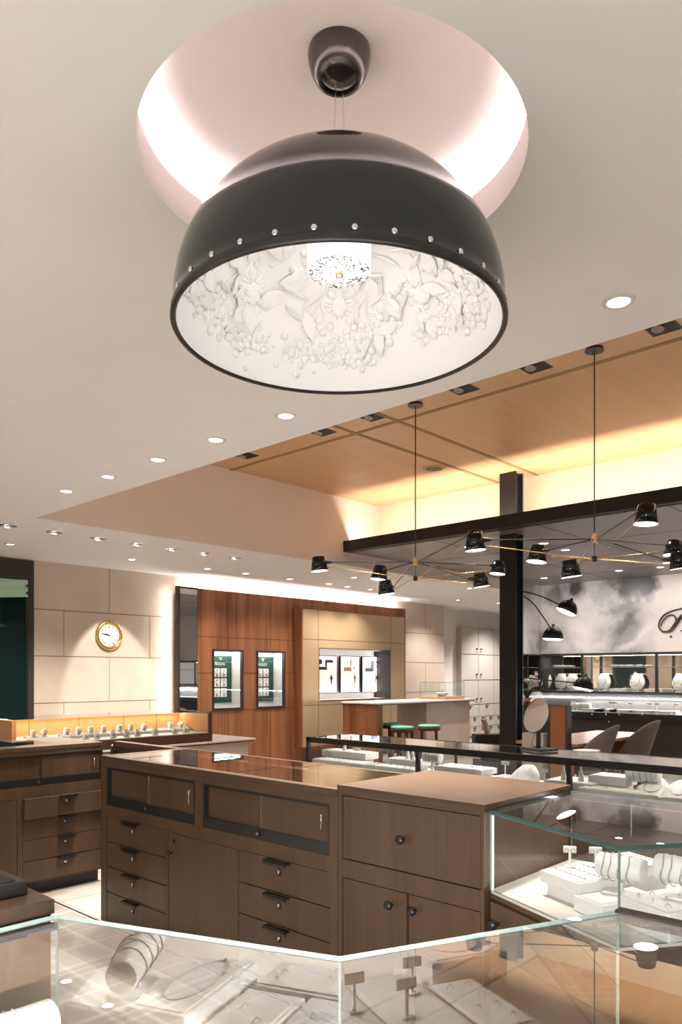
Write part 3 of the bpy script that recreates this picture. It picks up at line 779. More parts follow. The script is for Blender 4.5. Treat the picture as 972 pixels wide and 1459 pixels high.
def neck_ramp(label, loc, rz=0, w=.20, d=.28, h0=.05, h1=.10, group=None):
    t = thing('necklace_ramp', label, 'necklace display', loc, rz, group)
    mb = MB(); n = 14; vs = []; fs = []
    for i in range(n + 1):
        v = i / n; y = -d / 2 + d * v; z = h0 + (h1 - h0) * (v ** 1.5)
        ww = w * (1 if v < .55 else 1 - .55 * ((v - .55) / .45) ** 1.6) / 2
        vs += [(-ww, y, z), (-ww * .5, y, z + .008), (ww * .5, y, z + .008), (ww, y, z), (-ww, y, 0), (ww, y, 0)]
    for i in range(n):
        a = i * 6; b = a + 6
        fs += [(a, a + 1, b + 1, b), (a + 1, a + 2, b + 2, b + 1), (a + 2, a + 3, b + 3, b + 2), (a + 4, a, b, b + 4), (a + 3, a + 5, b + 5, b + 3), (a + 5, a + 4, b + 4, b + 5)]
    fs += [(0, 4, 5, 3, 2, 1), (n * 6, n * 6 + 1, n * 6 + 2, n * 6 + 3, n * 6 + 5, n * 6 + 4)]
    mb.add(vs, fs, 0, False); mb.build('ramp', 'leather', t)
    mb = MB(); pts = []
    for k in range(30):
        a = PI * .97 + (PI * 1.06) * k / 29
        x = w * .30 * math.cos(a); y = d * .22 + d * .52 * math.sin(a)
        v = (y + d / 2) / d; z = h0 + (h1 - h0) * (max(v, 0) ** 1.5) + .011
        pts.append((x, y, z))
    mb.tube(pts, .002, 6); mb.ball(pts[15], .006, 8, 6); mb.build('necklace', 'gem', t)
    return t

# right showcase
ca = ea + PI            # tray x axis along the chamfer
d_ = e.normalized(); nrm = Vector((-d_.y, d_.x))
if nrm.x < 0: nrm = -nrm
def rc(s, w): 
    p = Vector(P1) + d_ * s + nrm * w
    return (p.x, p.y)
tray('white stepped jewellery tray under the two earring cards in the glass showcase', (*rc(.21, .24), RD), .20, .22, .085, ca, 'bars', 1, step=True)
tray('low white jewellery tray under the bracelet roll nearest the oak cabinet', (*rc(.37, .235), RD), .13, .25, .05, ca, 'none', 2)
tray('wide white jewellery tray behind the showcase corner edge, full of rings', (*rc(.56, .33), RD), .20, .36, .085, ca, 'rings', 3)
tray('white ring tray at the back of the glass showcase beside the black frame', (*rc(.17, .50), RD), .18, .14, .10, ca, 'bars', 4)
bracelet_stand('white bracelet roll standing on the low tray, nearest the oak cabinet', (*rc(.36, .26), RD + .053), R(-88), .040, .15, .085)
bracelet_stand('white bracelet roll seen through the showcase corner edge', (*rc(.575, .30), RD + .088), R(-88), .042, .16, .085)
t_stand('white earring card nearest the oak cabinet side in the glass showcase', (*rc(.135, .24), RD + .088), R(-60))
t_stand('white earring card beside the stepped tray in the glass showcase', (*rc(.165, .33), RD + .088), R(-60), .07)
tray('white bracelet tray lying past the showcase corner', (2.50, .80, RD), .20, .24, .05, R(-34), 'necklace', 5)

# front showcase, inside the zigzag panes
pd = (Vector(B) - Vector(A)).normalized(); pn = Vector((-pd.y, pd.x))
if pn.x > 0: pn = -pn           # inward
def fl(s, w): p = Vector(A) + pd * s + pn * w; return (p.x, p.y)
fa = math.atan2(pd.y, pd.x)
for k, (s0, s1, t0, t1, h, kind, lb) in enumerate((
        (-.13, .10, .10, .31, .085, 'none', 'white tray under the reflected bracelet roll in the closest showcase'),
        (.105, .25, .10, .42, .11, 'necklace', 'white necklace tray in the middle of the zigzag pane row'),
        (.275, .42, .08, .33, .085, 'rings', 'white ring tray inside the closest showcase, next to the necklace tray'),
        (.275, .60, .35, .52, .085, 'rings', 'long white bracelet tray at the rear of the closest showcase'),
        (.435, .60, .08, .33, .09, 'rings', 'white ring tray nearest the middle corner of the closest showcase'))):
    tray(lb, (*fl((s0 + s1) / 2, (t0 + t1) / 2), FD), s1 - s0, t1 - t0, h, fa, kind, 10 + k)
bracelet_stand('white bracelet roll standing on the tray beside the zigzag pane', (*fl(.03, .21), FD + .088), fa + 1.1, .034, .15, .075)
qd = (Vector(C) - Vector(B)).normalized(); qn = Vector((-qd.y, qd.x))
if qn.y > 0: qn = -qn
def fr(s, w): p = Vector(B) + qd * s + qn * w; return (p.x, p.y)
qa = math.atan2(qd.y, qd.x)
for k, (s0, s1, t0, t1, h, kind, lb) in enumerate((
        (.03, .19, .10, .42, .085, 'rings', 'white ring tray under the first pair of earring cards'),
        (.195, .36, .10, .42, .085, 'none', 'white tray carrying two earring cards in the closest showcase'),
        (.37, .50, .08, .34, .08, 'rings', 'white ring tray past the earring cards in the closest showcase'),
        (.40, .62, .36, .56, .12, 'necklace', 'raised white necklace tray at the right hand pane of the closest showcase'.replace('right hand ', 'plain ')))):
    tray(lb, (*fr((s0 + s1) / 2, (t0 + t1) / 2), FD), s1 - s0, t1 - t0, h, qa, kind, 20 + k)
for k, (s, w) in enumerate(((.06, .20), (.15, .27), (.24, .20), (.31, .30))):
    t_stand('white earring card in the closest showcase, %s from its middle corner' % ORD[k], (*fr(s, w), FD + .088), qa, .085, .05)
bracelet_stand('white bracelet roll at the lower corner of the view inside the closest showcase', (.545, 1.385, FD), 0, .036, .26, .165)

# back showcase
def bt(y0, y1): return (y0 + y1) / 2, abs(y1 - y0)
BT = [(447, 500, 4.21, 4.36, .045, 'rings', 0, 'first low tray from the corner post'),
      (461, 523, 4.38, 4.54, .10, 'rings', 1, 'raised tray behind the first low trays'),
      (501, 518, 4.21, 4.36, .045, 'rings', 0, 'second low tray from the corner post'),
      (519, 538, 4.21, 4.36, .045, 'bars', 0, 'third low tray from the corner post'),
      (540, 590, 4.21, 4.35, .045, 'rings', 0, 'low tray just before the second post'),
      (553, 600, 4.37, 4.52, .085, 'bars', 1, 'raised tray behind the second post'),
      (621, 688, 4.30, 4.50, .075, 'rings', 1, 'raised tray holding the single white card'),
      (662, 695, 4.20, 4.29, .045, 'bars', 0, 'small low tray behind the oak top'),
      (697, 722, 4.24, 4.44, .045, 'rings', 0, 'low tray beside the sloping necklace display'),
      (778, 846, 4.26, 4.50, .065, 'rings', 1, 'tray under the two white ring cones'),
      (840, 893, 4.36, 4.54, .105, 'rings', 1, 'two step tray under the round mirror reflection'),
      (826, 912, 4.20, 4.35, .05, 'rings', 0, 'broad low tray before the upper one')]
BT[10] = (*BT[10][:7], 'upper tray next to the white bracelet roll')
for k, (x0, x1, X0_, X1_, h, kind, st, lb) in enumerate(BT):
    a = on_x(x0, 1080, X0_ + .02).y; b = on_x(x1, 1080, X0_ + .02).y
    tray('white tray in the black framed case, ' + lb, ((X0_ + X1_) / 2, (a + b) / 2, GD), X1_ - X0_, abs(a - b), h, 0, kind, 30 + k, 'jewellery trays in the black framed case', bool(st))
def yb_(x, X_): return on_x(x, 1080, X_).y
for x, X_, h0 in ((491, 4.45, .103), (581, 4.44, .088), (588, 4.42, .088)):
    cone_stand('white ring cone in the black framed case, %s' % {491: 'alone on the raised tray', 581: 'first of the pair by the post', 588: 'second of the pair by the post'}[x], (X_, yb_(x, X_), GD + h0), .075)
for x, X_ in ((803, 4.31), (828, 4.36)):
    cone_stand('tall white ring cone %s' % ('just before the third black post' if x == 803 else 'just past the third black post'), (X_, yb_(x, X_), GD + .068), .09)
t_stand('white earring card on the raised tray near the corner post', (4.47, yb_(508, 4.47), GD + .0), R(90), .13, .08)
t_stand('wide single white card in the middle bay of the black framed case', (4.40, yb_(673, 4.40), GD + .078), R(90), .085, .13)
t_stand('small white earring card beside the sloping necklace display', (4.46, yb_(720, 4.46), GD), R(90), .13, .06)
t_stand('white earring card between necklace display and ring cones', (4.44, yb_(776, 4.44), GD), R(90), .11, .05)
bracelet_stand('white bracelet roll with three bands beside the second black post', (4.40, yb_(616, 4.40), GD), R(90), .035, .15, .12)
bracelet_stand('white bracelet roll beyond the third black post', (4.46, yb_(917, 4.46), GD), R(90), .04, .19, .12)
neck_ramp('white sloping necklace display beside a small grey box', (4.36, yb_(748, 4.36), GD), R(-70), .18, .30, .02, .11)
neck_ramp('white sloping necklace display beyond the third black post', (4.36, yb_(930, 4.36), GD), R(-80), .17, .30, .04, .10)
neck_ramp('white necklace display cut by the edge of the view', (4.36, yb_(968, 4.36), GD), R(-80), .17, .30, .04, .10)
t = thing('ring_box', 'small grey domed ring box by the sloping necklace display', 'ring box', (4.23, yb_(711, 4.23), GD))
mb = MB(); mb.box(-.03, .03, -.035, .035, 0, .022); mb.build('base', 'grey_fabric', t, .003)
mb = MB(); mb.lathe([(.035, .022), (.034, .035), (.026, .05), (.012, .057), (.0005, .059)], 20); mb.build('lid', plain('sage_grey', (.25, .30, .27), .6), t)

for k, (y, kind, lb) in enumerate(((2.46, 'rings', 'first from the oak end cabinet'), (2.78, 'bars', 'second from the oak end cabinet'), (3.10, 'rings', 'third from the oak end cabinet'), (3.42, 'necklace', 'last from the oak end cabinet'))):
    tray('white tray inside the long oak counter, ' + lb, (2.62, y, .806), .40, .28, .05, 0, kind, 60 + k, 'trays inside the oak counter')
# mirror on stand, white dish on the black framed case
mp_ = on_h(768, 1064, 1.02)
t = thing('vanity_mirror', 'round tilting vanity mirror on a black stand on the black framed case', 'mirror', (4.47, 2.43, 1.02), R(-20))
mb = MB(); mb.box(-.075, .075, -.10, .10, 0, .016); mb.build('base', 'black', t, .002)
mb = MB(); mb.box(-.010, .010, -.011, .011, .016, .20); mb.build('stem', 'black', t, .001)
Tm = Matrix.Translation((-.018, 0, .225)) @ Matrix.Rotation(R(-72), 4, 'Y')
mb = MB(); mb.lathe([(.0005, -.012), (.105, -.012), (.116, -.006), (.118, 0), (.118, .004), (.113, .004)], 48, T=Tm); mb.build('mirror_frame', 'black', t)
mb = MB(); mb.lathe([(.0005, .003), (.113, .003)], 48, T=Tm, smooth=False); mb.build('mirror_face', 'mirror_warm', t)
mb = MB(); mb.tube([(0, .03, .017), (.0, .07, .03), (.01, .06, .08), (.005, .03, .13), (0, .01, .15)], .002, 6); mb.build('cord', 'black', t)
dp = Vector((4.45, 2.09, 1.02))
mb = MB(); mb.lathe([(.0005, 0), (.045, 0), (.075, .018), (.08, .026), (.076, .026), (.045, .007), (.0005, .005)], 32)
o = mb.build('dish', 'white'); o.location = dp; tag(o, 'shallow white dish standing on the black framed case', 'dish')

# ================================================================== WATCH CASE at far left
WC = 6.5
t = thing('watch_showcase', 'long low wooden showcase with lit golden back, full of watch stands', 'showcase', (3.85, WC, .80))
ox, oy = 3.85, WC
mb = MB(); mb.box(2.80 - ox, 4.93 - ox, 0, .58, .0, .09); mb.build('plinth', 'walnut_dark', t, .002)
mb = MB(); mb.box(2.80 - ox, 2.84 - ox, 0, .58, .09, .31); mb.build('end_panel', 'cherry', t, .002)
mb = MB(); mb.box(4.89 - ox, 4.93 - ox, 0, .58, .09, .31); mb.build('end_panel', 'walnut_dark', t, .002)
mb = MB(); mb.box(2.84 - ox, 4.89 - ox, .55, .58, .09, .29)
for x in (3.2, 3.7, 4.2, 4.6): mb.box(x - ox, x + .004 - ox, .548, .55, .09, .29, 1)
mb.box(4.885 - ox, 4.89 - ox, .02, .55, .09, .29); mb.build('back_panel', ['golden', 'walnut_dark'], t)
mb = MB(); mb.box(2.84 - ox, 4.89 - ox, .01, .55, .09, .096); mb.box(2.84 - ox, 4.89 - ox, .30, .55, .096, .125); mb.build('display_deck', 'white', t)
mb = MB(); mb.box(2.82 - ox, 4.91 - ox, .0, .58, .31, .318); mb.build('glass_top', ['glass_top'], t)
mb = MB(); mb.box(2.84 - ox, 4.89 - ox, .002, .007, .096, .31); mb.build('glass_front', 'glass', t)
mb = MB(); mb.box(2.84 - ox, 4.89 - ox, .535, .55, .292, .305); mb.build('light_strip', 'led_warm', t)
area('case_strip_light', (3.86, WC + .50, 1.085), (0, -.35, -1), (1, 0, 0), 2.0, .03, 4.5, (1, .86, .68))
wst = None
xs = [38, 47, 56, 63, 86, 95, 103, 112, 122, 129, 138, 148, 161, 170, 180, 186, 196, 205, 221, 243, 249, 257, 265]
cnt = 0
for k, x in enumerate(xs):
    row = 1 if k % 3 else 0
    Yw = WC + (.42 if k % 2 else .16); zz = .80 + (.125 if k % 2 else .096)
    p = on_y(x, 1035, Yw)
    lb = 'white watch stand in the long wooden showcase, %s along its %s row' % (ORD[k // 2], 'back' if k % 2 else 'front')
    if wst is None:
        wst = thing('watch_stand', lb, 'watch stand', (p.x, Yw, zz), 0, 'watch stands in the wooden showcase')
        mb = MB(); mb.lathe([(.0005, 0), (.030, 0), (.034, .006), (.030, .014), (.0005, .014)], 16); mb.build('foot', 'white', wst)
        mb = MB(); mb.lathe([(.0005, -.022), (.024, -.022), (.028, -.018), (.028, .018), (.024, .022), (.0005, .022)], 20, T=Matrix.Translation((0, 0, .042)) @ Matrix.Rotation(PI / 2, 4, 'Y')); mb.build('cushion', 'white', wst)
        mb = MB(); mb.cyl((0, -.029, .05), (0, -.037, .053), .017, .016, 20, 0, (0, 1)); w_ = mb.build('watch', ['brass', 'paper'], wst)
        mb = MB(); mb.tube([(0, .03 * math.cos(a), .042 + .03 * math.sin(a)) for a in [2 * PI * q / 20 for q in range(20)]], .004, 6, closed=True); mb.build('strap', 'gem', wst)
    else: dup(wst, (p.x, Yw, zz), rnd.uniform(-.3, .3), lb)
# base counter beneath
t = thing('stone_counter', 'pale stone counter with cream top underneath the long wooden showcase', 'counter', (4.2, 6.9, 0))
mb = MB(); mb.box(2.75 - 4.2, 5.46 - 4.2, -.36, .40, .06, .765); mb.box(2.8 - 4.2, 5.40 - 4.2, -.3, .38, 0, .06); mb.build('body', 'pale_stone', t)
mb = MB(); mb.box(2.72 - 4.2, 5.52 - 4.2, -.42, .42, .78, .80); mb.build('top', 'top_stone', t, .003)
mb = MB(); mb.box(2.73 - 4.2, 5.50 - 4.2, -.41, .40, .765, .78); mb.build('top_trim', 'walnut_dark', t)

# ================================================================== BACK WALL FEATURES
# dark green glazed window
t = thing('display_window', 'tall dark green glazed window in a black frame beside the clock wall', 'window', (2.8, WY, 0))
wx1 = 4.364 - 2.8
mb = MB(); mb.box(-.95, wx1, -.03, 0, 2.728, 2.955); mb.box(-.95, -.875, -.03, 0, .3, 2.728); mb.box(wx1 - .075, wx1, -.03, 0, .3, 2.728); mb.box(-.875, wx1 - .075, -.03, 0, .3, .95); mb.build('frame', ['brown_black'], t, .002)
mb = MB(); mb.box(-.875, wx1 - .075, -.012, -.004, .95, 2.728); mb.build('glass_pane', 'green_glass', t)
mb = MB(); mb.box(wx1 - .10, wx1 - .075, -.022, -.012, .95, 2.728); mb.box(-.875, wx1 - .10, -.022, -.012, 2.70, 2.728); mb.build('inner_frame', 'green_frame', t)
mb = MB(); n = 24; pts = []
x0 = 3.70 - 2.8; x1 = 4.285 - 2.8
vs = []; fs = []
for i in range(n + 1):
    u = i / n
    zc = 2.705 - (2.705 - 2.49) * u
    for j in range(9):
        x = x0 + (x1 - x0) * j / 8
        vs.append((x, -.022 + .008 * math.sin(u * 15 + j * .35), zc - .05 * (1 - j / 8) * u))
for i in range(n):
    for j in range(8): fs.append((i * 9 + j, i * 9 + j + 1, i * 9 + 10 + j, i * 9 + 9 + j))
mb.add(vs, fs, 0, True); o = mb.build('drape_reflection', 'reflected_drape', t); sd = o.modifiers.new('thick', 'SOLIDIFY'); sd.thickness = .004  # wavy pale sheet standing in for a drape's reflection in the glass

# clock
cp = on_y(155, 905.5, WY)
t = thing('wall_clock', 'round gold wall clock with white dial on the beige stone wall', 'clock', (cp.x, WY, cp.z))
Tm = Matrix.Rotation(PI / 2, 4, 'X')     # lathe axis z -> -y
mb = MB(); mb.lathe([(.150, .012), (.158, .030), (.175, .042), (.195, .038), (.205, .022), (.205, 0)], 60, T=Tm)
for k in range(60):
    a = 2 * PI * k / 60; mb.box(-.002, .002, .166, .202, .0395, .042, 0, T=Tm @ Matrix.Rotation(a, 4, 'Z'))
mb.build('bezel', 'gold', t)
mb = MB(); mb.lathe([(.0005, .013), (.153, .013)], 48, T=Tm, smooth=False); mb.build('dial', 'paper', t)
mb = MB()
for k in range(12):
    a = 2 * PI * k / 12; mb.box(-.0045, .0045, .108, .140, .0135, .016, 0, T=Tm @ Matrix.Rotation(a, 4, 'Z'))
mb.build('hour_markers', 'print_dark', t)
for name, ang, L_, w in (('hour_hand', 68, .075, .007), ('minute_hand', 78, .118, .005)):
    mb = MB(); mb.box(-w, w, -.015, L_, .017, .020, 0, T=Tm @ Matrix.Rotation(R(ang), 4, 'Z')); mb.build(name, 'gold', t)
text('lettering', 'ROLEX', .042, (0, -.0145, .048), (PI / 2, 0, 0), 'print_dark', t, .0008)
mb = MB()
for k in range(5): mb.cyl((0, -.015, .09), ((k - 2) * .008, -.015, .112), .0015, .0018, 6)
mb.build('crown_mark', 'gold', t)

# walnut wall panelling
PW = 9.20
N1 = (6.976, 7.573, .963, 1.884); N2 = (7.845, 8.457, .961, 1.882); NP = (9.069, 10.975, 1.053, 1.953)
mb = MB(); gr = []
us = [6.70, 7.276, 8.145, 8.60, 11.65]
holes = [N1, N2, NP]
for (a, b, c, d) in holes_grid(6.71, 11.65, 0, 2.78, holes): mb.box(a, b, PW, PW + .05, c, d)
gw = .005
def hgroove(x0, x1, z):
    segs = [(x0, x1)]
    for h in holes:
        if h[2] < z < h[3]:
            new = []
            for a, b in segs:
                if h[0] > a: new.append((a, min(b, h[0])))
                if h[1] < b: new.append((max(a, h[1]), b))
            segs = new
    for a, b in segs:
        if b - a > .01: mb.box(a, b, PW - .0015, PW + .01, z - gw, z + gw, 1)
for z in (1.03 - .08, 1.525, 2.068): hgroove(6.71, 8.67, z)
for x in (7.276, 8.145):
    mb.box(x - gw, x + gw, PW - .0015, PW + .01, 1.90, 2.78, 1); mb.box(x - gw, x + gw, PW - .0015, PW + .01, 0, .95, 1)
for x in (9.3, 10.2, 11.1): mb.box(x - gw, x + gw, PW - .0015, PW + .01, 2.59, 2.78, 1)
o = struct('wall_panelling', mb, ['walnut', 'walnut_dark'])
# tall mirror strip beside panelling
t = thing('wall_mirror', 'tall narrow dark framed mirror at the end of the walnut panelling', 'mirror', (6.53, PW, 0))
mb = MB(); mb.box(6.355 - 6.53, 6.391 - 6.53, -.01, .06, 0, 2.785); mb.box(6.391 - 6.53, 6.71 - 6.53, -.01, .06, 2.76, 2.785); mb.box(6.391 - 6.53, 6.71 - 6.53, .012, .06, 0, 2.76); mb.build('frame', 'brown_black', t)
mb = MB(); mb.box(6.391 - 6.53, 6.708 - 6.53, .006, .012, .02, 2.76); mb.build('mirror_face', 'mirror', t)

def frame_rect(mb, x0, x1, y0, y1, z0, z1, w, mi=0):
    mb.box(x0, x0 + w, y0, y1, z0, z1, mi); mb.box(x1 - w, x1, y0, y1, z0, z1, mi)
    mb.box(x0 + w, x1 - w, y0, y1, z0, z0 + w, mi); mb.box(x0 + w, x1 - w, y0, y1, z1 - w, z1, mi)
for idx, NN in enumerate((N1, N2)):
    x0, x1, z0, z1 = NN; cx_ = (x0 + x1) / 2
    t = thing('wall_niche', 'lit black framed watch niche in walnut wall, %s' % ('beside the tall mirror strip' if idx == 0 else 'next to the champagne panel'), 'display niche', (cx_, PW, z0), 0)
    h = z1 - z0; w = (x1 - x0) / 2
    mb = MB(); frame_rect(mb, -w, w, -.02, .04, 0, h, .028); mb.build('frame', 'brown_black', t, .002)
    mb = MB(); mb.box(-w, -w + .01, .04, .29, 0, h); mb.box(w - .01, w, .04, .29, 0, h); mb.box(-w + .01, w - .01, .04, .29, 0, .01); mb.box(-w + .01, w - .01, .04, .29, h - .01, h); mb.box(-w + .01, w - .01, .28, .29, .01, h - .01)
    mb.build('lining', 'white', t)
    mb = MB(); gx0, gx1_ = -w + .02, w - .05; mb.box(gx0, gx1_ + .03, .262, .28, .10, h - .09); gpn = mb.build('back_board', 'green', t)
    gc = (gx0 + gx1_) / 2 + .065
    text('lettering', 'ROLEX', .062, (gc, .2605, h - .235), (PI / 2, 0, 0), 'white', t, .001)
    mb = MB()
    for k in range(5): mb.cyl((gc, .259, h - .175), (gc + (k - 2) * .013, .259, h - .125), .003, .004, 8); mb.ball((gc + (k - 2) * .013, .259, h - .122), .0045, 8, 5)
    mb.build('crown_mark', 'gold', t)
    mb = MB(); mb.box(-w + .012, w - .012, .012, .016, .012, h - .012); mb.build('glass_pane', 'glass', t)
    card = None
    for r_ in range(3):
        for c_ in range(2):
            loc = (cx_ + gc + (c_ - .5) * .135, PW + .262, z0 + .19 + (2 - r_) * .155)
            lb = 'framed white watch card, %s row, %s column of the niche %s' % (('top', 'middle', 'bottom')[r_], ('first', 'second')[c_], 'beside the mirror' if idx == 0 else 'by the champagne panel')
            if card is None:
                card = thing('watch_card', lb, 'watch card', loc, 0, 'watch cards in the green niches')
                mb = MB(); mb.box(-.056, .056, -.012, 0, 0, .135); mb.build('card', 'paper', card, .002)
                mb = MB(); mb.cyl((0, -.012, .075), (0, -.02, .075), .024, .022, 20, 0, (0, 1)); mb.build('watch', ['brass', 'paper'], card)
                mb = MB(); mb.box(-.015, .015, -.016, -.012, .095, .118); mb.box(-.015, .015, -.016, -.012, .030, .054); mb.build('strap', 'gem', card)
                mb = MB(); mb.box(-.02, .02, -.014, -.012, .012, .022); mb.build('price_tag', 'print_dark', card)
            else: dup(card, loc, None, lb)
    area('niche_light', (cx_, PW + .15, z1 - .015), (0, 0, -1), (1, 0, 0), .5, .15, 3.2, (1, .93, .86))

# champagne panel with three posters
t = thing('feature_panel', 'champagne metal wall panel with walnut edge around a lit poster recess', 'wall panel', (10.03, 9.02, 0))
ox = 10.03
px0, px1 = 8.668, 11.395
mb = MB()
for (a, b, c, d) in holes_grid(px0 + .03, px1, .3, 2.585, [NP]): mb.box(a - ox, b - ox, 0, .03, c, d)
for z in (2.09, .985): mb.box(px0 + .03 - ox, px1 - ox, -.001, .01, z - .004, z + .004, 1)
for x in (9.06, 10.985):
    mb.box(x - .004 - ox, x + .004 - ox, -.001, .01, 1.96, 2.585, 1); mb.box(x - .004 - ox, x + .004 - ox, -.001, .01, .3, 1.04, 1)
mb.build('facing', ['bronze', 'walnut_dark'], t)
mb = MB(); mb.box(px0 - ox, px0 + .03 - ox, 0, .18, .3, 2.60); mb.box(px0 + .03 - ox, px1 - ox, .0, .18, 2.585, 2.60); mb.box(px1 - ox, px1 + .03 - ox, 0, .18, .3, 2.60); mb.box(px0 + .03 - ox, px1 - ox, .0, .18, .285, .30); mb.build('edge', 'walnut', t)
mb = MB(); x0, x1, z0, z1 = NP
mb.box(x0 - ox, x1 - ox, .40, .42, z0, z1); mb.box(x0 - ox, x0 + .01 - ox, .03, .40, z0, z1)
mb.box(x0 + .01 - ox, x1 - .01 - ox, .03, .40, z0, z0 + .01); mb.box(x0 + .01 - ox, x1 - .01 - ox, .03, .40, z1 - .01, z1); mb.build('lining', 'white', t)
mb = MB(); mb.box(x1 - .01 - ox, x1 - ox, .03, .40, z0, z1); frame_rect(mb, x0 - ox, x1 - ox, -.004, .03, z0, z1, .012); mb.build('reveal', 'brown_black', t)
area('recess_light', (10.0, 9.24, z1 - .02), (0, .5, -1), (1, 0, 0), 1.85, .06, 2, (1, .90, .86))
area('recess_light', (10.0, 9.24, z0 + .02), (0, .5, 1), (1, 0, 0), 1.85, .06, 1.5, (1, .90, .86))
area('recess_light', (x1 - .03, 9.30, (z0 + z1) / 2), (-1, .3, 0), (0, 0, 1), .8, .05, 1.5, (1, .90, .86))
PS = [((9.30, 9.86), 'print_dark', 'print_dark', 'nearest the walnut wall'), ((10.0, 10.49), 'print_rose', 'print_rose', 'in the middle of the three'), ((10.60, 11.07), 'print_blue', 'print_dark', 'nearest the beige tile wall')]
PY_ = 9.35
for k, ((xa, xb), c1, c2, lb) in enumerate(PS):
    a = on_y((447, 485, 516)[k], 935, PY_).x; b = on_y((480.5, 512.5, 542)[k], 935, PY_).x
    w = (b - a) / 2; z0_ = 1.165; h = .675
    t = thing('watch_poster', 'backlit watch poster in dark frame, %s' % lb, 'poster', ((a + b) / 2, PY_, z0_), 0, 'posters in the lit recess')
    mb = MB(); mb.box(-w, w, .0, .035, 0, h); mb.build('frame', 'black', t, .002)
    mb = MB(); mb.box(-w + .014, w - .014, -.003, 0, .014, h - .014); mb.build('sheet', 'screen', t)
    mb = MB()
    if k == 0:
        mb.cyl((-w * .45, -.004, h * .83), (-w * .45, -.006, h * .83), .045, .045, 20); mb.box(-w * .05, w * .62, -.006, -.004, h * .81, h * .88); mb.box(-w * .05, w * .1, -.006, -.004, h * .71, h * .81); mb.box(-w * .62, w * .1, -.006, -.004, h * .62, h * .70)
    elif k == 1:
        mb.box(-w * .66, w * .1, -.006, -.004, h * .59, h * .69); mb.tube([(-w * .45 + .05 * math.cos(a_), -.005, h * .84 + .05 * math.sin(a_)) for a_ in [PI + PI * q / 10 for q in range(11)]], .004, 6); mb.box(0, w * .12, -.006, -.004, h * .74, h * .9); mb.box(w * .3, w * .5, -.006, -.004, h * .66, h * .69)
    else:
        mb.box(0, w * .7, -.006, -.004, h * .80, h * .885); mb.box(-w * .04, w * .3, -.006, -.004, h * .58, h * .80); mb.box(-w * .66, w * .1, -.006, -.004, h * .58, h * .68); mb.box(w * .5, w * .7, -.006, -.004, h * .69, h * .73)
    mb.build('printed_pictures', c1, t)
    mb = MB(); xc = w * .48
    mb.cyl((xc, -.004, h * .40), (xc, -.006, h * .40), .034, .034, 20); mb.box(xc - .016, xc + .016, -.006, -.004, h * .30, h * .36); mb.box(xc - .016, xc + .016, -.006, -.004, h * .44, h * .49); mb.box(xc - .011, xc + .011, -.006, -.004, h * .235, h * .30)
    mb.build('printed_watch', c2, t)

# strip lights behind panelling
area('cove_light', (9.15, 9.38, 2.72), (0, .35, 1), (1, 0, 0), 5.0, .05, 55, (1, .91, .85))
area('cove_light', (6.42, 9.38, 1.4), (-1, .7, 0), (0, 0, 1), 2.7, .05, 8, (1, .90, .82))

# ================================================================== LOCKER CABINET, HIGH TABLE, STOOLS
lx0 = 14.34
t = thing('storage_cabinet', 'tall greige built-in storage cabinet with paired doors and small drawers', 'cabinet', (15.6, 9.70, 0))
ox = 15.6
mb = MB(); mb.box(lx0 - ox, 17.1 - ox, .02, .15, 0, 2.57, mis=[1, 1, 0, 1, 1, 1]); mb.build('carcass', ['joint', 'locker'], t)  # front face coloured dark to stand in for shade in the door gaps
mb = MB(); frame_rect(mb, lx0 - .03 - ox, 17.13 - ox, -.01, .03, 0, 2.60, .035); mb.build('frame', 'locker', t)
cols = [lx0, 15.02, 15.676, 16.36, 17.09]
zr = [2.565, 1.957, 1.365, .803]
for i in range(4):
    for j in range(3):
        mb = MB(); mb.box(cols[i] + .008 - ox, cols[i + 1] - .008 - ox, 0, .02, zr[j + 1] + .008, zr[j] - .008); dd = mb.build('door', 'locker', t)
        s = 1 if i % 2 == 0 else -1
        kx = (cols[i + 1] - .09 if s > 0 else cols[i] + .09) - ox
        mb = MB(); mb.ball((kx, -.02, zr[j + 1] + .13), (.022, .02, .022), 10, 6); mb.ball((kx, -.006, zr[j + 1] + .06), (.012, .006, .022), 8, 5); mb.build('knob', 'black', dd)
dz = [.80, .516, .288, .076]
for j in range(3):
    nn_ = 8 if j else 4
    for i in range(nn_):
        xa = lx0 + (17.09 - lx0) * i / nn_; xb = lx0 + (17.09 - lx0) * (i + 1) / nn_
        mb = MB(); mb.box(xa + .006 - ox, xb - .006 - ox, 0, .02, dz[j + 1] + .006, dz[j] - .006); dd = mb.build('drawer', 'locker', t)
        xc = (xa + xb) / 2 - ox
        mb = MB(); mb.box(xc - .06, xc + .06, -.03, 0, dz[j] - .035, dz[j] - .022); mb.ball((xc, -.004, dz[j] - .085), (.014, .006, .02), 8, 5); mb.build('pull', 'black', dd)

t = thing('high_table', 'high counter table with walnut end panel and cream stone top', 'table', (10.3, 8.0, 0))
ox, oy = 10.3, 8.0
mb = MB(); mb.box(9.0 - ox, 9.12 - ox, -.35, .40, 0, 1.02); mb.build('end_panel', 'walnut', t, .002)
mb = MB(); mb.box(8.99 - ox, 11.72 - ox, -.36, .41, 1.02, 1.035); mb.build('top_trim', 'walnut_dark', t)
mb = MB(); mb.box(8.98 - ox, 11.74 - ox, -.37, .42, 1.035, 1.06); mb.build('top', 'top_stone', t, .002)
mb = MB(); mb.box(10.35 - ox, 11.66 - ox, -.28, .36, 0, 1.02); mb.build('body', 'pale_stone', t)
mb = MB()
for k in range(5): mb.cyl((9.0 - 1.305 - 9.0, 0.02, .92), (-1.305, 0.02 + (k - 2) * .012, .955), .003, .004, 6)
mb.box(-1.303, -1.300, -.03, .07, .90, .908); mb.build('crown_mark', 'brass', t)
st = None
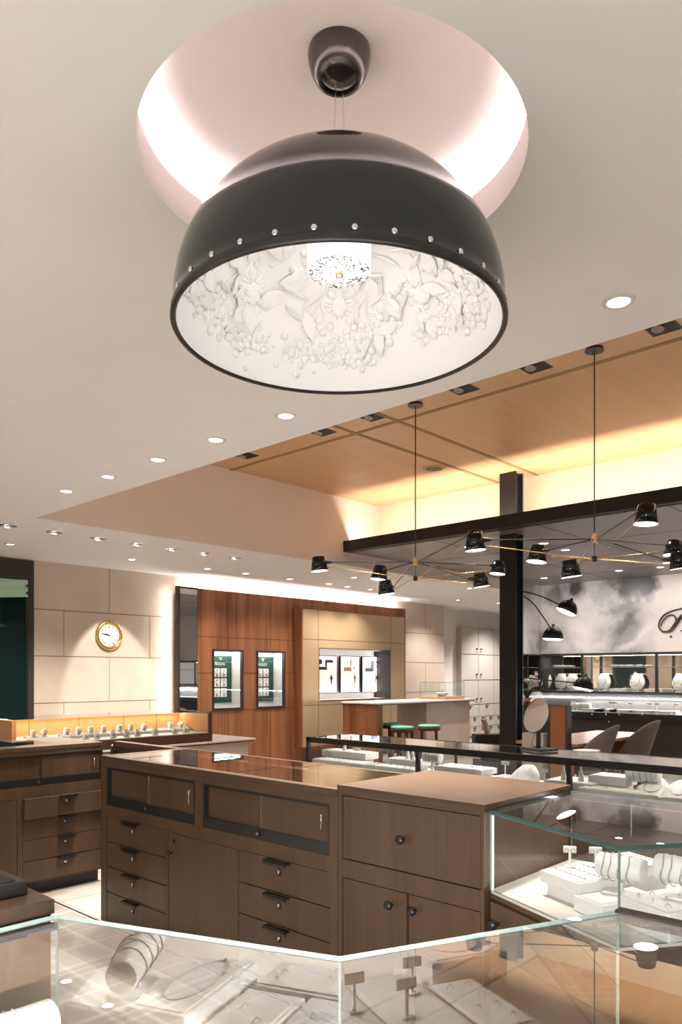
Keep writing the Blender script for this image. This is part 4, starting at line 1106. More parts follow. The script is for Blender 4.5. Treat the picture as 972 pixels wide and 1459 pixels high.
for k, (x, y, lb) in enumerate(((9.70, 7.98, 'under the table top'), (9.17, 7.30, 'in front of the walnut end'), (9.71, 7.19, 'nearest the pale stone body'), (9.46, 8.30, 'mostly hidden behind the walnut end panel'))):
    if st is None:
        st = thing('bar_stool', 'round dark wood stool with mint green seat, ' + lb, 'stool', (x, y, 0), 0, 'stools at the high table')
        mb = MB(); mb.lathe([(.0005, .665), (.15, .665), (.172, .673), (.178, .69), (.172, .70), (.15, .706), (.0005, .708)], 32); mb.build('seat', 'teal', st)
        mb = MB(); mb.lathe([(.0005, .615), (.165, .615), (.180, .63), (.182, .66), (.170, .668), (.0005, .668)], 32); mb.build('apron', 'walnut_dark', st)
        for q in range(4):
            a = PI / 4 + q * PI / 2; c, s = math.cos(a), math.sin(a)
            mb = MB(); mb.cyl((.185 * c, .185 * s, 0), (.155 * c, .155 * s, .66), .016, .023, 10); mb.build('leg', 'walnut_dark', st)
        mb = MB(); mb.tube([(.172 * math.cos(2 * PI * q / 24), .172 * math.sin(2 * PI * q / 24), .22) for q in range(24)], .010, 8, closed=True); mb.build('foot_ring', 'black', st)
    else: dup(st, (x, y, 0), .3 * k, 'round dark wood stool with mint green seat, ' + lb)
t = thing('glass_display_box', 'small clear glass display box with wooden base on the high table', 'display box', (11.25, 8.05, 1.06))
mb = MB(); mb.box(-.30, .30, -.30, .28, 0, .045); mb.build('base', 'cherry', t, .002)
mb = MB(); mb.box(-.28, .28, -.28, .26, .045, .05); mb.build('pad', 'white', t)
mb = MB(); 
for a, b in (((-.29, -.29), (.29, -.29)), ((.29, -.29), (.29, .27)), ((.29, .27), (-.29, .27)), ((-.29, .27), (-.29, -.29))):
    L_ = math.hypot(b[0] - a[0], b[1] - a[1]); T = Matrix.Translation((*a, 0)) @ Matrix.Rotation(math.atan2(b[1] - a[1], b[0] - a[0]), 4, 'Z')
    mb.box(0, L_, -.003, .003, .045, .30, mis=[1, 1, 0, 1, 0, 1], T=T)
mb.box(-.29, .29, -.29, .27, .30, .306, mis=[0, 0, 1, 1, 1, 1])
mb.build('glass_cover', ['glass', 'glass_edge'], t)
for k, (x, y, s, lb) in enumerate(((11.13, 7.97, 1, 'first'), (11.36, 8.10, -1, 'second'))):
    mb = MB(); mb.lathe([(.0005, 0), (.05, 0), (.10, .03), (.115, .05), (.108, .05), (.08, .025), (.0005, .02)], 24, T=Matrix.Diagonal((1, 1, 1.3, 1)))
    o = mb.build('watch_dish', 'white'); o.location = (x, y, 1.11); tag(o, 'white watch cushion in the small glass box, %s from its end' % lb, 'watch cushion')

# white leaning chair by the column
t = thing('display_ledge', 'low dark ledge with white leaning card beside the dark column', 'ledge', (8.60, 5.40, 0), R(-43))
mb = MB(); mb.box(-.20, .30, -.1, .1, 0, .72); mb.build('ledge', 'brown_black', t)
mb = MB(); T = Matrix.Translation((-.02, 0, .72)) @ Matrix.Rotation(R(-17), 4, 'Y'); mb.box(-.004, .004, -.09, .09, 0, .20, T=T, mi=1); mb.box(.004, .03, -.09, .09, 0, .20, T=T); mb.build('card', ['white', 'pot'], t)

# ================================================================== DESK, PEDESTAL, CHAIRS
t = thing('desk', 'reddish wooden consultation desk with panel legs beside the grey chairs', 'desk', (8.7, 4.1, 0))
ox, oy = 8.7, 4.1
mb = MB(); mb.box(7.72 - ox, 9.85 - ox, 3.74 - oy, 4.48 - oy, .715, .75); mb.build('top', 'cherry', t, .002)
mb = MB(); mb.box(7.74 - ox, 7.79 - ox, 3.80 - oy, 4.42 - oy, 0, .715); mb.build('leg_panel', 'cherry', t)
mb = MB(); mb.box(9.74 - ox, 9.79 - ox, 3.80 - oy, 4.42 - oy, 0, .715); mb.build('leg_panel', 'cherry', t)
mb = MB(); mb.box(7.79 - ox, 9.74 - ox, 4.36 - oy, 4.38 - oy, .25, .715); mb.build('modesty_panel', 'brown_black', t)
t = thing('pedestal', 'upright reddish brown wooden pedestal box standing in front of the desk', 'pedestal', (7.62, 3.89, 0))
mb = MB(); mb.box(-.05, .06, -.10, .10, 0, 1.17); mb.build('body', plain('russet_panel', (.30, .115, .05), .3), t)
mb = MB(); mb.box(-.055, .065, .085, .106, 0, 1.175); mb.box(-.055, .065, -.106, -.095, 0, 1.175); mb.box(-.055, .065, -.095, .085, 1.17, 1.175); mb.build('edge', 'brown_black', t)
t = thing('white_cabinet', 'small white box cabinet between dark column and reddish pedestal', 'cabinet', (7.60, 4.16, 0))
mb = MB(); mb.box(-.08, .08, -.13, .13, 0, .86); mb.build('body', 'locker', t, .003)
mb = MB(); mb.box(-.083, -.08, -.11, .11, .06, .84); mb.build('door', 'locker', t)
def chair(label, loc, rz):
    t = thing('shell_chair', label, 'chair', loc, rz, 'grey chairs at the desk')
    mb = MB(); nu, nv = 28, 8; vs = []; fs = []
    for i in range(nu + 1):
        u = -1 + 2 * i / nu; a = u * R(112)
        bx = .27 * math.sin(a); by = -.25 * math.cos(a) + .02
        top = .47 + .45 * max(0, (1 - abs(u) ** 2.3)) + .03
        for j in range(nv + 1):
            v = j / nv; z = .43 + (top - .43) * v
            k = .80 + .22 * v
            lean = -.10 * ((z - .43) / .45) * math.cos(a * .6)
            vs.append((bx * k, by * k + lean, z))
    for i in range(nu):
        for j in range(nv):
            a = i * (nv + 1) + j; fs.append((a, a + nv + 1, a + nv + 2, a + 1))
    mb.add(vs, fs, 0, True); o = mb.build('backrest', 'grey_fabric', t); s = o.modifiers.new('thick', 'SOLIDIFY'); s.thickness = .025
    mb = MB(); mb.lathe([(.0005, .40), (.19, .40), (.225, .42), (.225, .45), (.20, .468), (.0005, .472)], 32); mb.build('seat', 'grey_fabric', t)
    for sx in (-1, 1):
        for sy in (-1, 1):
            mb = MB(); mb.cyl((sx * .21, sy * .21, 0), (sx * .13, sy * .13, .42), .010, .014, 10); mb.build('leg', 'black', t)
    return t
chair('grey upholstered shell chair nearer the reddish pedestal', (8.08, 3.79, 0), R(10))
chair('grey upholstered shell chair nearer the far end of the desk', (9.29, 3.79, 0), R(4))

# ================================================================== MARBLE WALL DISPLAYS
t = thing('wall_shelf', 'long mirror backed shelf niche with black frame in the marble wall', 'shelf', (MX, 3.5, NZ0))
oy = 3.5; h = NZ1 - NZ0
mb = MB()
mb.box(-.02, .40, NY0 - oy, NY1 - oy, -.035, 0); mb.box(-.02, .40, NY0 - oy, NY1 - oy, h, h + .03)
mb.box(-.02, .40, NY1 - oy, NY1 + .03 - oy, -.035, h + .03)
for y in (6.076, 4.771, 3.45, 2.1, .8): mb.box(-.02, .02, y - .022 - oy, y + .022 - oy, 0, h)
mb.build('frame', 'black_matte', t)
mb = MB(); mb.box(.385, .395, NY0 - oy, NY1 - oy, 0, h); mb.build('mirror_back', 'mirror_warm', t)
mb = MB(); mb.box(.08, .36, NY0 - oy, NY1 - oy, .415, .425, mis=[0, 0, 1, 1, 1, 1]); mb.build('glass_shelf', ['glass', 'glass_edge'], t)
area('shelf_light', (MX + .34, 3.5, NZ1 - .01), (0, 0, -1), (0, 1, 0), 6.3, .05, 42, (1, .92, .84))
t = thing('wall_shelf', 'short mirror backed shelf niche on the marble return wall behind the orchid', 'shelf', (12.26, 6.885, NZ0))
mb = MB(); frame_rect(mb, -.46, .46, -.02, .22, -.02, h + .02, .02); mb.box(-.02, .0, -.02, .02, 0, h); mb.build('frame', 'black_matte', t)
mb = MB(); mb.box(-.44, .44, .20, .21, 0, h); mb.build('mirror_back', 'mirror_warm', t)
mb = MB(); mb.box(-.44, .44, .02, .19, .415, .425, mis=[0, 0, 1, 1, 1, 1]); mb.build('glass_shelf', ['glass', 'glass_edge'], t)
bust = None
for k, (x, lb) in enumerate(((775, 'behind the orchid'), (797, 'next to the orchid'), (813, 'behind the lowest black lamp shade'), (858, 'in the second bay'), (906, 'beside the second black divider'), (967, 'in the last bay in view'))):
    p = on_x(x, 970, MX + .20)
    lb = 'white necklace bust in the marble wall shelf, ' + lb
    if bust is None:
        bust = thing('necklace_bust', lb, 'necklace bust', (p.x, p.y, NZ0), 0, 'necklace busts in the wall shelf')
        mb = MB(); vs = []; fs = []
        for i in range(13):
            v = i / 12; z = .03 + .28 * v
            w_ = .13 * math.sin(PI * min(1, .18 + .72 * v)) ** .8 if v < .75 else .13 * (math.sin(PI * .72) ** .8) * (1 - .35 * (v - .75) / .25)
            for j in range(9):
                a = PI * j / 8; vs.append((.05 - .055 * math.sin(a) * (.5 + .5 * math.sin(PI * v)) + .05 * v, w_ * math.cos(a), z))
        for i in range(12):
            for j in range(8): fs.append((i * 9 + j, i * 9 + j + 1, i * 9 + 10 + j, i * 9 + 9 + j))
        mb.add(vs, fs, 0, True); o = mb.build('bust', 'white', bust); s = o.modifiers.new('thick', 'SOLIDIFY'); s.thickness = .012
        mb = MB(); mb.box(-.03, .09, -.05, .05, 0, .012); mb.box(.06, .075, -.012, .012, .012, .2); mb.build('foot', 'white', bust)
        mb = MB(); mb.tube([(-.012 - .012 * math.sin(PI * q / 16), .075 * math.cos(PI * q / 16), .22 - .12 * math.sin(PI * q / 16)) for q in range(17)], .005, 6); mb.build('necklace', 'gold', bust)
    else: dup(bust, (p.x, p.y, NZ0), 0, lb)
for k, (x, lb) in enumerate(((793, 'above the orchid'), (800, 'above the second bust'), (876, 'over the second bay bust'), (886, 'over the second bay, nearer its end'), (897, 'beside the fifth bust'), (911, 'close to the second divider'))):
    p = on_x(x, 950, MX + .18)
    t_ = thing('earring_dish', 'small white earring dish on the glass shelf, ' + lb, 'earring dish', (p.x, p.y, NZ0 + .425), 0, 'earring dishes on the glass shelf')
    mb = MB(); mb.lathe([(.0005, 0), (.03, 0), (.075, .02), (.08, .03), (.07, .03), (.0005, .012)], 20); mb.build('dish', 'white', t_)
    mb = MB(); 
    for q in range(5): mb.ball((.04 * math.cos(q * 1.26), .04 * math.sin(q * 1.26), .03), .012, 8, 6)
    mb.build('earrings', 'gem', t_)
for x, lb in ((826, 'first bay'), (881, 'second bay'), (931, 'second bay, by the divider')):
    p = on_x(x, 978, MX + .12)
    o = tray('flat white jewellery tray on the marble wall shelf, ' + lb, (p.x, p.y, NZ0), .12, .26, .05, 0, 'none', 3)

# wall counter under the shelf
t = thing('wall_counter', 'black wall counter with glass fronted jewellery case below the marble', 'counter', (12.45, 3.0, 0))
oy = 3.0; ya, yb = -3.0, 6.84
mb = MB(); mb.box(-.05, .31, ya, yb - oy, .08, .745); mb.box(0, .31, ya, yb - oy, 0, .08); mb.build('carcass', 'brown_black', t)
mb = MB(); mb.box(-.07, .31, ya, yb - oy, .745, .855); mb.build('drawer_rail', 'black', t, .002)
for k, x in enumerate((815, 844, 864, 883, 915, 937, 958)):
    p = on_x(x, 1018, 12.38); mb = MB(); mb.ball((-.078, p.y - oy, p.z), (.012, .018, .018), 10, 6); mb.build('knob', 'chrome', t)
for k, x in enumerate((868, 941)):
    p = on_x(x, 1028, 12.40); mb = MB(); mb.ball((-.055, p.y - oy, p.z), (.010, .012, .02), 10, 6); mb.build('lock', 'chrome', t)
mb = MB(); mb.box(-.06, .30, ya, yb - oy, .855, .865); mb.build('display_deck', 'white', t)
mb = MB(); mb.box(-.065, -.059, ya, yb - oy, .865, 1.10); mb.build('glass_front', 'glass', t)
mb = MB(); mb.box(-.065, .30, ya, yb - oy, 1.10, 1.108); mb.build('glass_top', 'glass', t)
mb = MB(); mb.box(.295, .31, ya, yb - oy, .865, 1.17); mb.build('back_panel', plain('grey_back', (.11, .10, .10), .5), t)
mb = MB(); mb.box(.27, .295, ya, yb - oy, 1.085, 1.10); mb.build('light_strip', 'led_cool', t)
area('counter_light', (12.70, 2.5, 1.08), (-.5, 0, -1), (0, 1, 0), 7.0, .04, 45, (1, .96, .92))
k = 0
for x, kind in ((818, 's'), (822, 'b'), (834, 'b'), (848, 't'), (866, 't'), (872, 's'), (877, 's'), (888, 't'), (899, 's'), (917, 't'), (926, 's'), (937, 's'), (948, 't'), (964, 's')):
    p = on_x(x, 1008, 12.52)
    lb = 'in the black wall counter, %s item from the desk pedestal' % ORD[k]; k += 1
    if kind == 't': tray('low white jewellery tray ' + lb, (12.54, p.y, .865), .22, .40, .045, 0, 'none', k, 'trays in the wall counter')
    elif kind == 's': t_stand('white earring stand ' + lb, (12.50, p.y, .865), R(90), .17, .09, 'earring stands in the wall counter')
    else: bracelet_stand('white bracelet roll ' + lb, (12.52, p.y, .865), R(90), .05, .2, .09, 'bracelet rolls in the wall counter')

# script sign on marble
def wp(pts): return [on_x(700 + x / 3.5735, 780 + y / 3.575, MX - .036) for x, y in pts]
def smooth(pts, n=8):
    pts = [Vector(p) for p in pts]; out = []
    for i in range(len(pts) - 1):
        p0 = pts[max(i - 1, 0)]; p1 = pts[i]; p2 = pts[i + 1]; p3 = pts[min(i + 2, len(pts) - 1)]
        for k in range(n):
            t_ = k / n
            out.append(.5 * ((2 * p1) + (p2 - p0) * t_ + (2 * p0 - 5 * p1 + 4 * p2 - p3) * t_ ** 2 + (3 * p1 - p0 - 3 * p2 + p3) * t_ ** 3))
    out.append(pts[-1]); return out
def stroke(mb, pts, r0, r1):
    s = smooth(wp(pts)); m = len(s)
    mb.tube(s, [r0 + (r1 - r0) * math.sin(PI * i / (m - 1)) for i in range(m)], 8)
mb = MB()
stroke(mb, [(1010, 300), (965, 312), (915, 325), (872, 352), (853, 395), (868, 424), (902, 426), (930, 402), (941, 365), (925, 344), (895, 352), (872, 378), (862, 402)], .007, .014)
stroke(mb, [(1005, 330), (968, 350), (940, 388), (915, 420), (893, 428)], .010, .03)
stroke(mb, [(985, 318), (1030, 300), (1062, 322), (1040, 356), (990, 368), (1040, 372), (1052, 405), (1015, 428), (965, 424)], .010, .024)
o = mb.build('script_lettering', 'brown_black'); tag(o, 'dark script capital letter mounted on the pale marble wall', 'sign')
mb = MB(); p = on_x(956, 907, MX - .012); mb.ball(p, (.012, .02, .02), 10, 6); o = mb.build('wall_stud', 'black'); tag(o, 'tiny dark stud on the marble below the script letter', 'stud')

# orchid
op = Vector((12.05, 6.40, 0))
t = thing('plant_stand', 'slim black plant stand in the corner under the white orchid', 'plant stand', (*on_x(751, 1004, 11.0).xy, 0))
sp_ = t.location.copy()
mb = MB(); mb.box(-.16, .16, -.16, .16, 0, 1.0); mb.build('body', 'black_matte', t)
mb = MB(); mb.box(-.17, .17, -.17, .17, 1.0, 1.02); mb.build('top', 'black', t)
t = thing('potted_orchid', 'white flowering orchid in a copper pot beside the dark column', 'plant', (sp_.x, sp_.y, 1.02))
mb = MB(); mb.lathe([(.0005, 0), (.06, 0), (.075, .11), (.068, .11), (.05, .02), (.0005, .02)], 24); mb.build('pot', 'pot', t)
mb = MB()
for k in range(12):
    a = k * 2.4; L_ = rnd.uniform(.16, .26); c, s = math.cos(a), math.sin(a)
    vs = []; fs = []
    for i in range(7):
        v = i / 6; r_ = .02 + L_ * v; z = .11 + .14 * math.sin(v * 2.4); w_ = .035 * math.sin(PI * min(.98, v * .9 + .08))
        vs += [(r_ * c - s * w_, r_ * s + c * w_, z), (r_ * c, r_ * s, z - .008), (r_ * c + s * w_, r_ * s - c * w_, z)]
    for i in range(6): fs += [(3 * i, 3 * i + 1, 3 * i + 4, 3 * i + 3), (3 * i + 1, 3 * i + 2, 3 * i + 5, 3 * i + 4)]
    mb.add(vs, fs, 0, True)
mb.build('leaves', 'leaf', t)
mb = MB()
stems = []
for k in range(4):
    a = -.9 + k * .35; pts = smooth([(0, 0, .1), (.02 * math.cos(a), .02 * math.sin(a), .30), (.06 * math.cos(a), .06 * math.sin(a), .40), (.15 * math.cos(a), .15 * math.sin(a), .40 - .02 * k)], 6)
    mb.tube(pts, .004, 5); stems.append(pts)
mb.build('stem', 'leaf', t)
for k in range(38):
    c = Vector((.075, -.08, .37)) + Vector((rnd.gauss(0, .055), rnd.gauss(0, .055), rnd.gauss(0, .045)))
    mb = MB(); T0 = Matrix.Translation(c) @ Matrix.Rotation(rnd.uniform(0, 6.28), 4, 'Z') @ Matrix.Rotation(R(rnd.uniform(50, 110)), 4, 'Y')
    for q in range(5):
        T = T0 @ Matrix.Rotation(q * 2 * PI / 5, 4, 'Z') @ Matrix.Translation((.022, 0, 0)); mb.ball((0, 0, 0), (.024, .017, .005), 8, 5, T=T)
    mb.ball((0, 0, .006), .007, 6, 4, T=T0); mb.build('blossom', 'petal', t)

# three armed lamp behind the column
t = thing('three_arm_lamp', 'black three armed lamp with curved arms and shell shades behind column', 'lamp', (8.50, 4.98, 0))
rt = Vector(t.location)
mb = MB(); mb.cyl((0, 0, 0), (0, 0, .02), .16, .15, 24); mb.build('base', 'black', t)
top = at_z(738, 843, 9.55); zt = top.z
mb = MB(); mb.cyl((0, 0, .02), (0, 0, zt + .02), .012, .010, 12); mb.build('pole', 'black', t)
def larm(start, pts, end, tilt):
    z_ = 9.3
    path = smooth([start] + [at_z(x, y, z_) - rt for x, y in pts], 8)
    mb = MB(); mb.tube(path, .008, 8); mb.build('arm', 'black', t)
    c = at_z(end[0], end[1], z_) - rt
    yaw = math.atan2(.6841, .7294)
    T = Matrix.Translation(c) @ Matrix.Rotation(-PI / 2 + yaw, 4, 'Z') @ Matrix.Rotation(R(tilt), 4, 'Y')
    prof = [(.13, -.045), (.125, 0), (.105, .045), (.07, .085), (.03, .105), (.018, .112), (.018, .135), (.0005, .14)]
    mb = MB(); mb.lathe(prof, 32, T=T @ Matrix.Diagonal((1.0, .8, 1, 1))); sh = mb.build('shade', 'black', t); s = sh.modifiers.new('thick', 'SOLIDIFY'); s.thickness = .003; s.offset = -1
    mb = MB(); mb.lathe([(.126, -.044), (.09, -.062), (.0005, -.066)], 28, T=T @ Matrix.Diagonal((1, .8, 1, 1))); mb.build('bulb', 'shade_glow', sh)
    mb = MB(); mb.ball((-.07, -.05, .06), .014, 8, 6, T=T); mb.build('joint', 'brass', sh)
larm((0, 0, zt), [(746, 843), (772, 850), (800, 863)], (809, 867), 24)
larm((0, 0, zt), [(747, 850), (760, 860), (772, 876), (784, 894)], (788, 905), 3)
zl = at_z(738, 964, 9.55).z
larm((0, 0, zl), [(748, 965.5), (790, 970), (822, 973)], (832, 976), 12)

# ================================================================== CEILING LIGHTS
dl = None
def downlight(loc, label, group, mats=('white', 'lens'), r=.068):
    t = thing('downlight', label, 'ceiling light', loc, 0, group)
    mb = MB(); mb.lathe([(r * .72, .0), (r * .74, -.006), (r, -.004), (r * 1.04, 0)], 32); mb.build('trim_ring', mats[0], t)
    mb = MB(); mb.lathe([(.0005, -.002), (r * .72, -.001)], 28, smooth=False); mb.build('lens', mats[1], t)
    return t
LAMP_E = 1.0
g1 = 'downlights along the white ceiling edge'
d1_ = None
for k, y in enumerate((5.705, 5.066, 4.414, 3.777, 3.138, 2.50, 1.865, 1.227)):
    if k in (5, 6): continue       # the big lamp hides this stretch
    lb = 'round white downlight near the white ceiling edge, ' + ('alone past the big lamp' if k == 7 else '%s from the corner' % ORD[k])
    if d1_ is None: d1_ = downlight((2.89, y, CEIL), lb, g1, r=.060)
    else: dup(d1_, (2.89, y, CEIL), None, lb)
for k, y in enumerate((5.705, 5.066, 4.414, 3.777, 3.138, 2.5, 1.865, 1.227)):
    spot('downlight_beam', (2.89, y, CEIL - .03), 50 if y < 1.5 else (560 if y < 2.6 else 290), 62 if 1.5 < y < 2.6 else 75, .9, (1, .93, .86), (2.89, y, 0), .14)
M['eyeball'] = plain('eyeball_grey', (.30, .27, .25), .4)
d2_ = None
for k, x in enumerate((3.176, 3.657, 4.144, 4.616, 5.086, 5.541, 6.012)):
    lb = 'grey rimmed swivel spotlight in the low white ceiling, %s of the front row' % ORD[k]
    if d2_ is None:
        d2_ = thing('swivel_spotlight', lb, 'ceiling light', (x, 7.46, CEIL), 0, 'front row of swivel spotlights')
        mb = MB(); mb.lathe([(.052, .0), (.054, -.006), (.085, -.003), (.088, 0)], 32); mb.build('trim_ring', 'chrome', d2_)
        mb = MB(); mb.ball((0, 0, .012), (.05, .05, .026), 20, 10); mb.build('swivel_head', 'eyeball', d2_)
        mb = MB(); mb.cyl((0, .02, -.009), (0, .022, -.0135), .024, .022, 18); mb.build('lens', 'lens', d2_)
    else: dup(d2_, (x, 7.46, CEIL), None, lb)
    spot('spot_beam', (x, 7.46, CEIL - .04), 60, 80, .8, (1, .92, .84), (x + .15, 8.6, .8))
d3_ = None
for k, x in enumerate((3.653, 5.195, 6.375, 7.059, 7.929, 8.8)):
    lb = 'white downlight in the low ceiling close to the back wall, %s from the green window' % ORD[k]
    if d3_ is None: d3_ = downlight((x, 8.52, CEIL), lb, 'back row of downlights', ('chrome', 'lens'), .062)
    else: dup(d3_, (x, 8.52, CEIL), None, lb)
    if k != 1: spot('downlight_beam', (x, 8.52, CEIL - .03), 52, 95, .9, (1, .90, .80), (x, 9.05, 0))
spot('clock_beam', (5.30, 8.52, CEIL - .04), 105, 48, .35, (1, .93, .86), (cp.x + .05, 9.5, 1.35), .02)
for k, (x, y) in enumerate(((8.488, 7.684), (9.302, 8.579), (9.887, 8.574))):
    dup(d3_, (x, y, CEIL), None, 'white downlight in the low ceiling seen under the chandelier, %s from the champagne panel' % ORD[k])
    spot('downlight_beam', (x, y, CEIL - .03), 90, 110, .9, (1, .92, .84), (x, y, 0))
for k, (x, y, p, ty) in enumerate(((10.9, 7.22, 150, 7.5), (12.5, 8.55, 120, 9.2), (13.6, 8.3, 130, 8.6), (15.2, 8.5, 260, 9.4))):  # added downlights that brighten the table body, tiled wall and storage cabinet
    dup(d3_, (x, y, CEIL), None, 'added white downlight in the low ceiling between champagne panel and storage cabinet, %s along' % ORD[k])
    spot('downlight_beam', (x, y, CEIL - .03), p, 110, .9, (1, .93, .86), (x, ty, 0))
for x in (2.3, .9, -.5): spot('downlight_beam', (x, 8.52, CEIL - .03), 65, 95, .9, (1, .90, .80), (x, 9.05, 0))  # added beams out of view, without fixtures, lighting the back wall
sqr = None
for k, y in enumerate((6.32, 5.164, 4.521, 3.537, 2.879, 1.92)):
    lb = 'square black recessed spotlight in the maple ceiling, %s from the soffit corner' % ORD[k]
    if sqr is None:
        sqr = thing('square_spotlight', lb, 'ceiling light', (5.24, y, WOODC), 0, 'square spotlights in the maple ceiling')
        mb = MB(); frame_rect_z = [(-.10, .10, -.10, -.088), (-.10, .10, .088, .10), (-.10, -.088, -.088, .088), (.088, .10, -.088, .088)]
        for a, b, c, d in frame_rect_z: mb.box(a, b, c, d, -.006, -.001)
        mb.build('trim_frame', 'black', sqr)
        mb = MB(); mb.box(-.088, .088, -.088, .088, -.004, -.001); mb.build('baffle', 'black_matte', sqr)
        mb = MB(); mb.cyl((-.03, .02, -.004), (-.034, .02, -.02), .045, .042, 18, 0, (0, 1)); mb.build('lamp_head', ['black', 'eyeball'], sqr)
    else: dup(sqr, (5.24, y, WOODC), None, lb)
    spot('square_beam', (5.24, y, WOODC - .04), 75, 70, .8, (1, .91, .80), (5.1, y, 0))
d5 = None
for k, (x, y, lb) in enumerate(((11.773, 6.294, 'closest to the marble corner'), (11.739, 4.98, 'above the desk'), (11.785, 4.353, 'near the far chandelier shades'), (9.29, 4.658, 'beside the column top'), (11.399, 4.12, 'half behind a chandelier shade'), (8.629, 4.618, 'nearest the column'))):
    lb = 'small white downlight in the charcoal canopy, ' + lb
    if d5 is None: d5 = downlight((x, y, CAN), lb, 'downlights in the charcoal canopy', ('chrome', 'lens'), .075)
    else: dup(d5, (x, y, CAN), None, lb)
for x in (9.3, 11.75):
    for y in (6.2, 5.0, 3.8, 2.6): spot('canopy_beam', (x, y, CAN - .03), 60 if x > 10 else 36, 100, .9, (1, .90, .82), (x + (.5 if x > 10 else 0), y, 0))
for y in (6.4, 5.7, 5.0, 4.3, 3.6, 2.9): spot('added_marble_wash', (10.9, y, CAN - .05), 60, 75, 1.0, (1, .95, .91), (12.76, y, 2.35), .15)  # added spots without fixtures, making the marble evenly bright
t = thing('ceiling_speaker', 'round dark speaker grille in the maple ceiling', 'speaker', (7.04, 5.15, WOODC))
mb = MB(); mb.lathe([(.095, -.003), (.10, -.012), (.125, -.008), (.13, 0)], 36); mb.build('trim_ring', 'copper_stain', t)
mb = MB(); mb.lathe([(.0005, -.010), (.05, -.012), (.10, -.006)], 36); mb.build('grille', 'brown_black', t)

# cove light over the beam
mb = MB(); mb.box(7.545, 7.565, -4.9, 6.85, CAN + .05, CAN + .06); o = mb.build('led_strip', 'led_warm'); tag(o, 'warm strip light hidden behind the black beam', 'strip light')
area('cove_light', (7.58, 1.0, CAN + .065), (.35, 0, 1), (0, 1, 0), 11.6, .04, 95, (1, .87, .72))

# ================================================================== CHANDELIERS
HEADS = [(677, 772, 5.58, .078, 'h'), (766, 789, 5.95, .080, 't'), (813, 810, 5.12, .070, 't'), (921, 733, 6.1, .096, 'h'), (960, 781, 6.1, .075, 't'), (968, 798, 5.3, .072, 't')]
hub = Vector((5.24, 2.403, EYE + .971))
ch = thing('chandelier', 'black and brass spider chandelier with conical shades, nearer one', 'chandelier', tuple(hub), 0, 'spider chandeliers')
mb = MB(); hz = WOODC - hub.z
mb.cyl((0, 0, hz - .022), (0, 0, hz), .068, .060, 28); mb.build('ceiling_rose', 'black', ch)
mb = MB(); mb.cyl((0, 0, .03), (0, 0, hz - .02), .005, .005, 8); mb.build('stem', 'black', ch)
mb = MB(); mb.cyl((0, 0, -.028), (0, 0, .028), .026, .026, 20); mb.cyl((0, 0, .028), (0, 0, .045), .012, .010, 12); mb.cyl((0, 0, -.006), (0, 0, .006), .029, .029, 20); mb.build('hub', 'brass', ch)
mb = MB(); mb.cyl((0, 0, -.165), (0, 0, -.125), .018, .020, 16); mb.cyl((0, 0, -.128), (0, 0, -.03), .003, .003, 6); mb.build('lower_hub', 'black', ch)
hl_pos = []
for k, (x, y, z, r_, kd) in enumerate(HEADS):
    c = at_z(x, y, z) - hub
    d = Vector((c.x, c.y, 0)).normalized()
    j = c - d * (r_ * .80) + Vector((0, 0, .012))          # where the arm meets the shade
    mb = MB(); mb.cyl(Vector((0, 0, 0)) + d * .024, j - d * .05, .0045, .0045, 8); ar = mb.build('arm', 'black', ch)
    mb = MB(); mb.cyl(j - d * .055, j, .010, .021, 14); mb.build('cone_joint', 'black', ar)
    mb = MB(); mb.cyl(Vector((0, 0, -.145)) + d * .018, j - d * .01 - Vector((0, 0, .04)), .0038, .0038, 8); mb.build('stay', 'brass', ch)
    tl = R((-4, 7, -6, 3, 6, -7)[k])
    T = Matrix.Translation(c) @ Matrix.Rotation(tl, 4, 'Y') @ Matrix.Rotation(tl * .7, 4, 'X')
    hh = r_ * .82
    mb = MB(); mb.lathe([(r_ * .96, -hh), (r_, -hh), (r_ * .72, hh * .92), (r_ * .66, hh), (.0005, hh)], 32, T=T); sh = mb.build('shade', 'gloss_black', ch)
    mb = MB(); mb.lathe([(r_ * .97, -hh + .001), (r_ * .95, -hh + .010), (.0005, -hh + .012)], 32, T=T); mb.build('diffuser', 'shade_glow', sh)
    mb = MB(); mb.tube([Vector((0, 0, 0)) + j + Vector((0, 0, .02)), j + d * .02 + Vector((0, 0, -.01)), j + d * .008 + Vector((0, 0, -.045))], .004, 6); mb.build('pivot', 'brass', sh)
    hl_pos.append(c - Vector((0, 0, hh + .02)))
c2 = Vector((5.248, 4.033, hub.z))
dup(ch, c2, None, 'black and brass spider chandelier with conical shades, farther one', 'spider chandeliers')
for hb in (hub, c2):
    for p in hl_pos: spot('chandelier_beam', hb + p, 14, 130, .8, (1, .92, .84), hb + p + Vector((0, 0, -1)), .05)

# ================================================================== BIG DOME LAMP
LC = at_z(483.5, 959.5, 2.09); LC = Vector((LC.x, LC.y, EYE + .944))
t = thing('dome_pendant_lamp', 'huge glossy black dome pendant lamp with white floral plaster inside', 'pendant lamp', tuple(LC))
a_o, b_o, zc = .450, .40, .045
def outer_prof(r0, b, z0, n=22, start=0.0):
    return [(r0 * math.cos(PI / 2 * (start + (1 - start) * i / n)) + (1e-4 if i == n else 0), z0 + b * math.sin(PI / 2 * (start + (1 - start) * i / n))) for i in range(n + 1)]
mb = MB(); mb.lathe([(.452, -.004), (.456, .004), (.455, .016), (.4505, .022)] + outer_prof(a_o, b_o, zc), 96); mb.build('outer_shade', 'gloss_black', t)
mb = MB(); mb.lathe([(.441, 0), (.446, -.007), (.453, -.007), (.457, 0), (.456, .012)], 96); mb.build('rim', 'black', t)
ai, bi, zi = .438, .385, .045
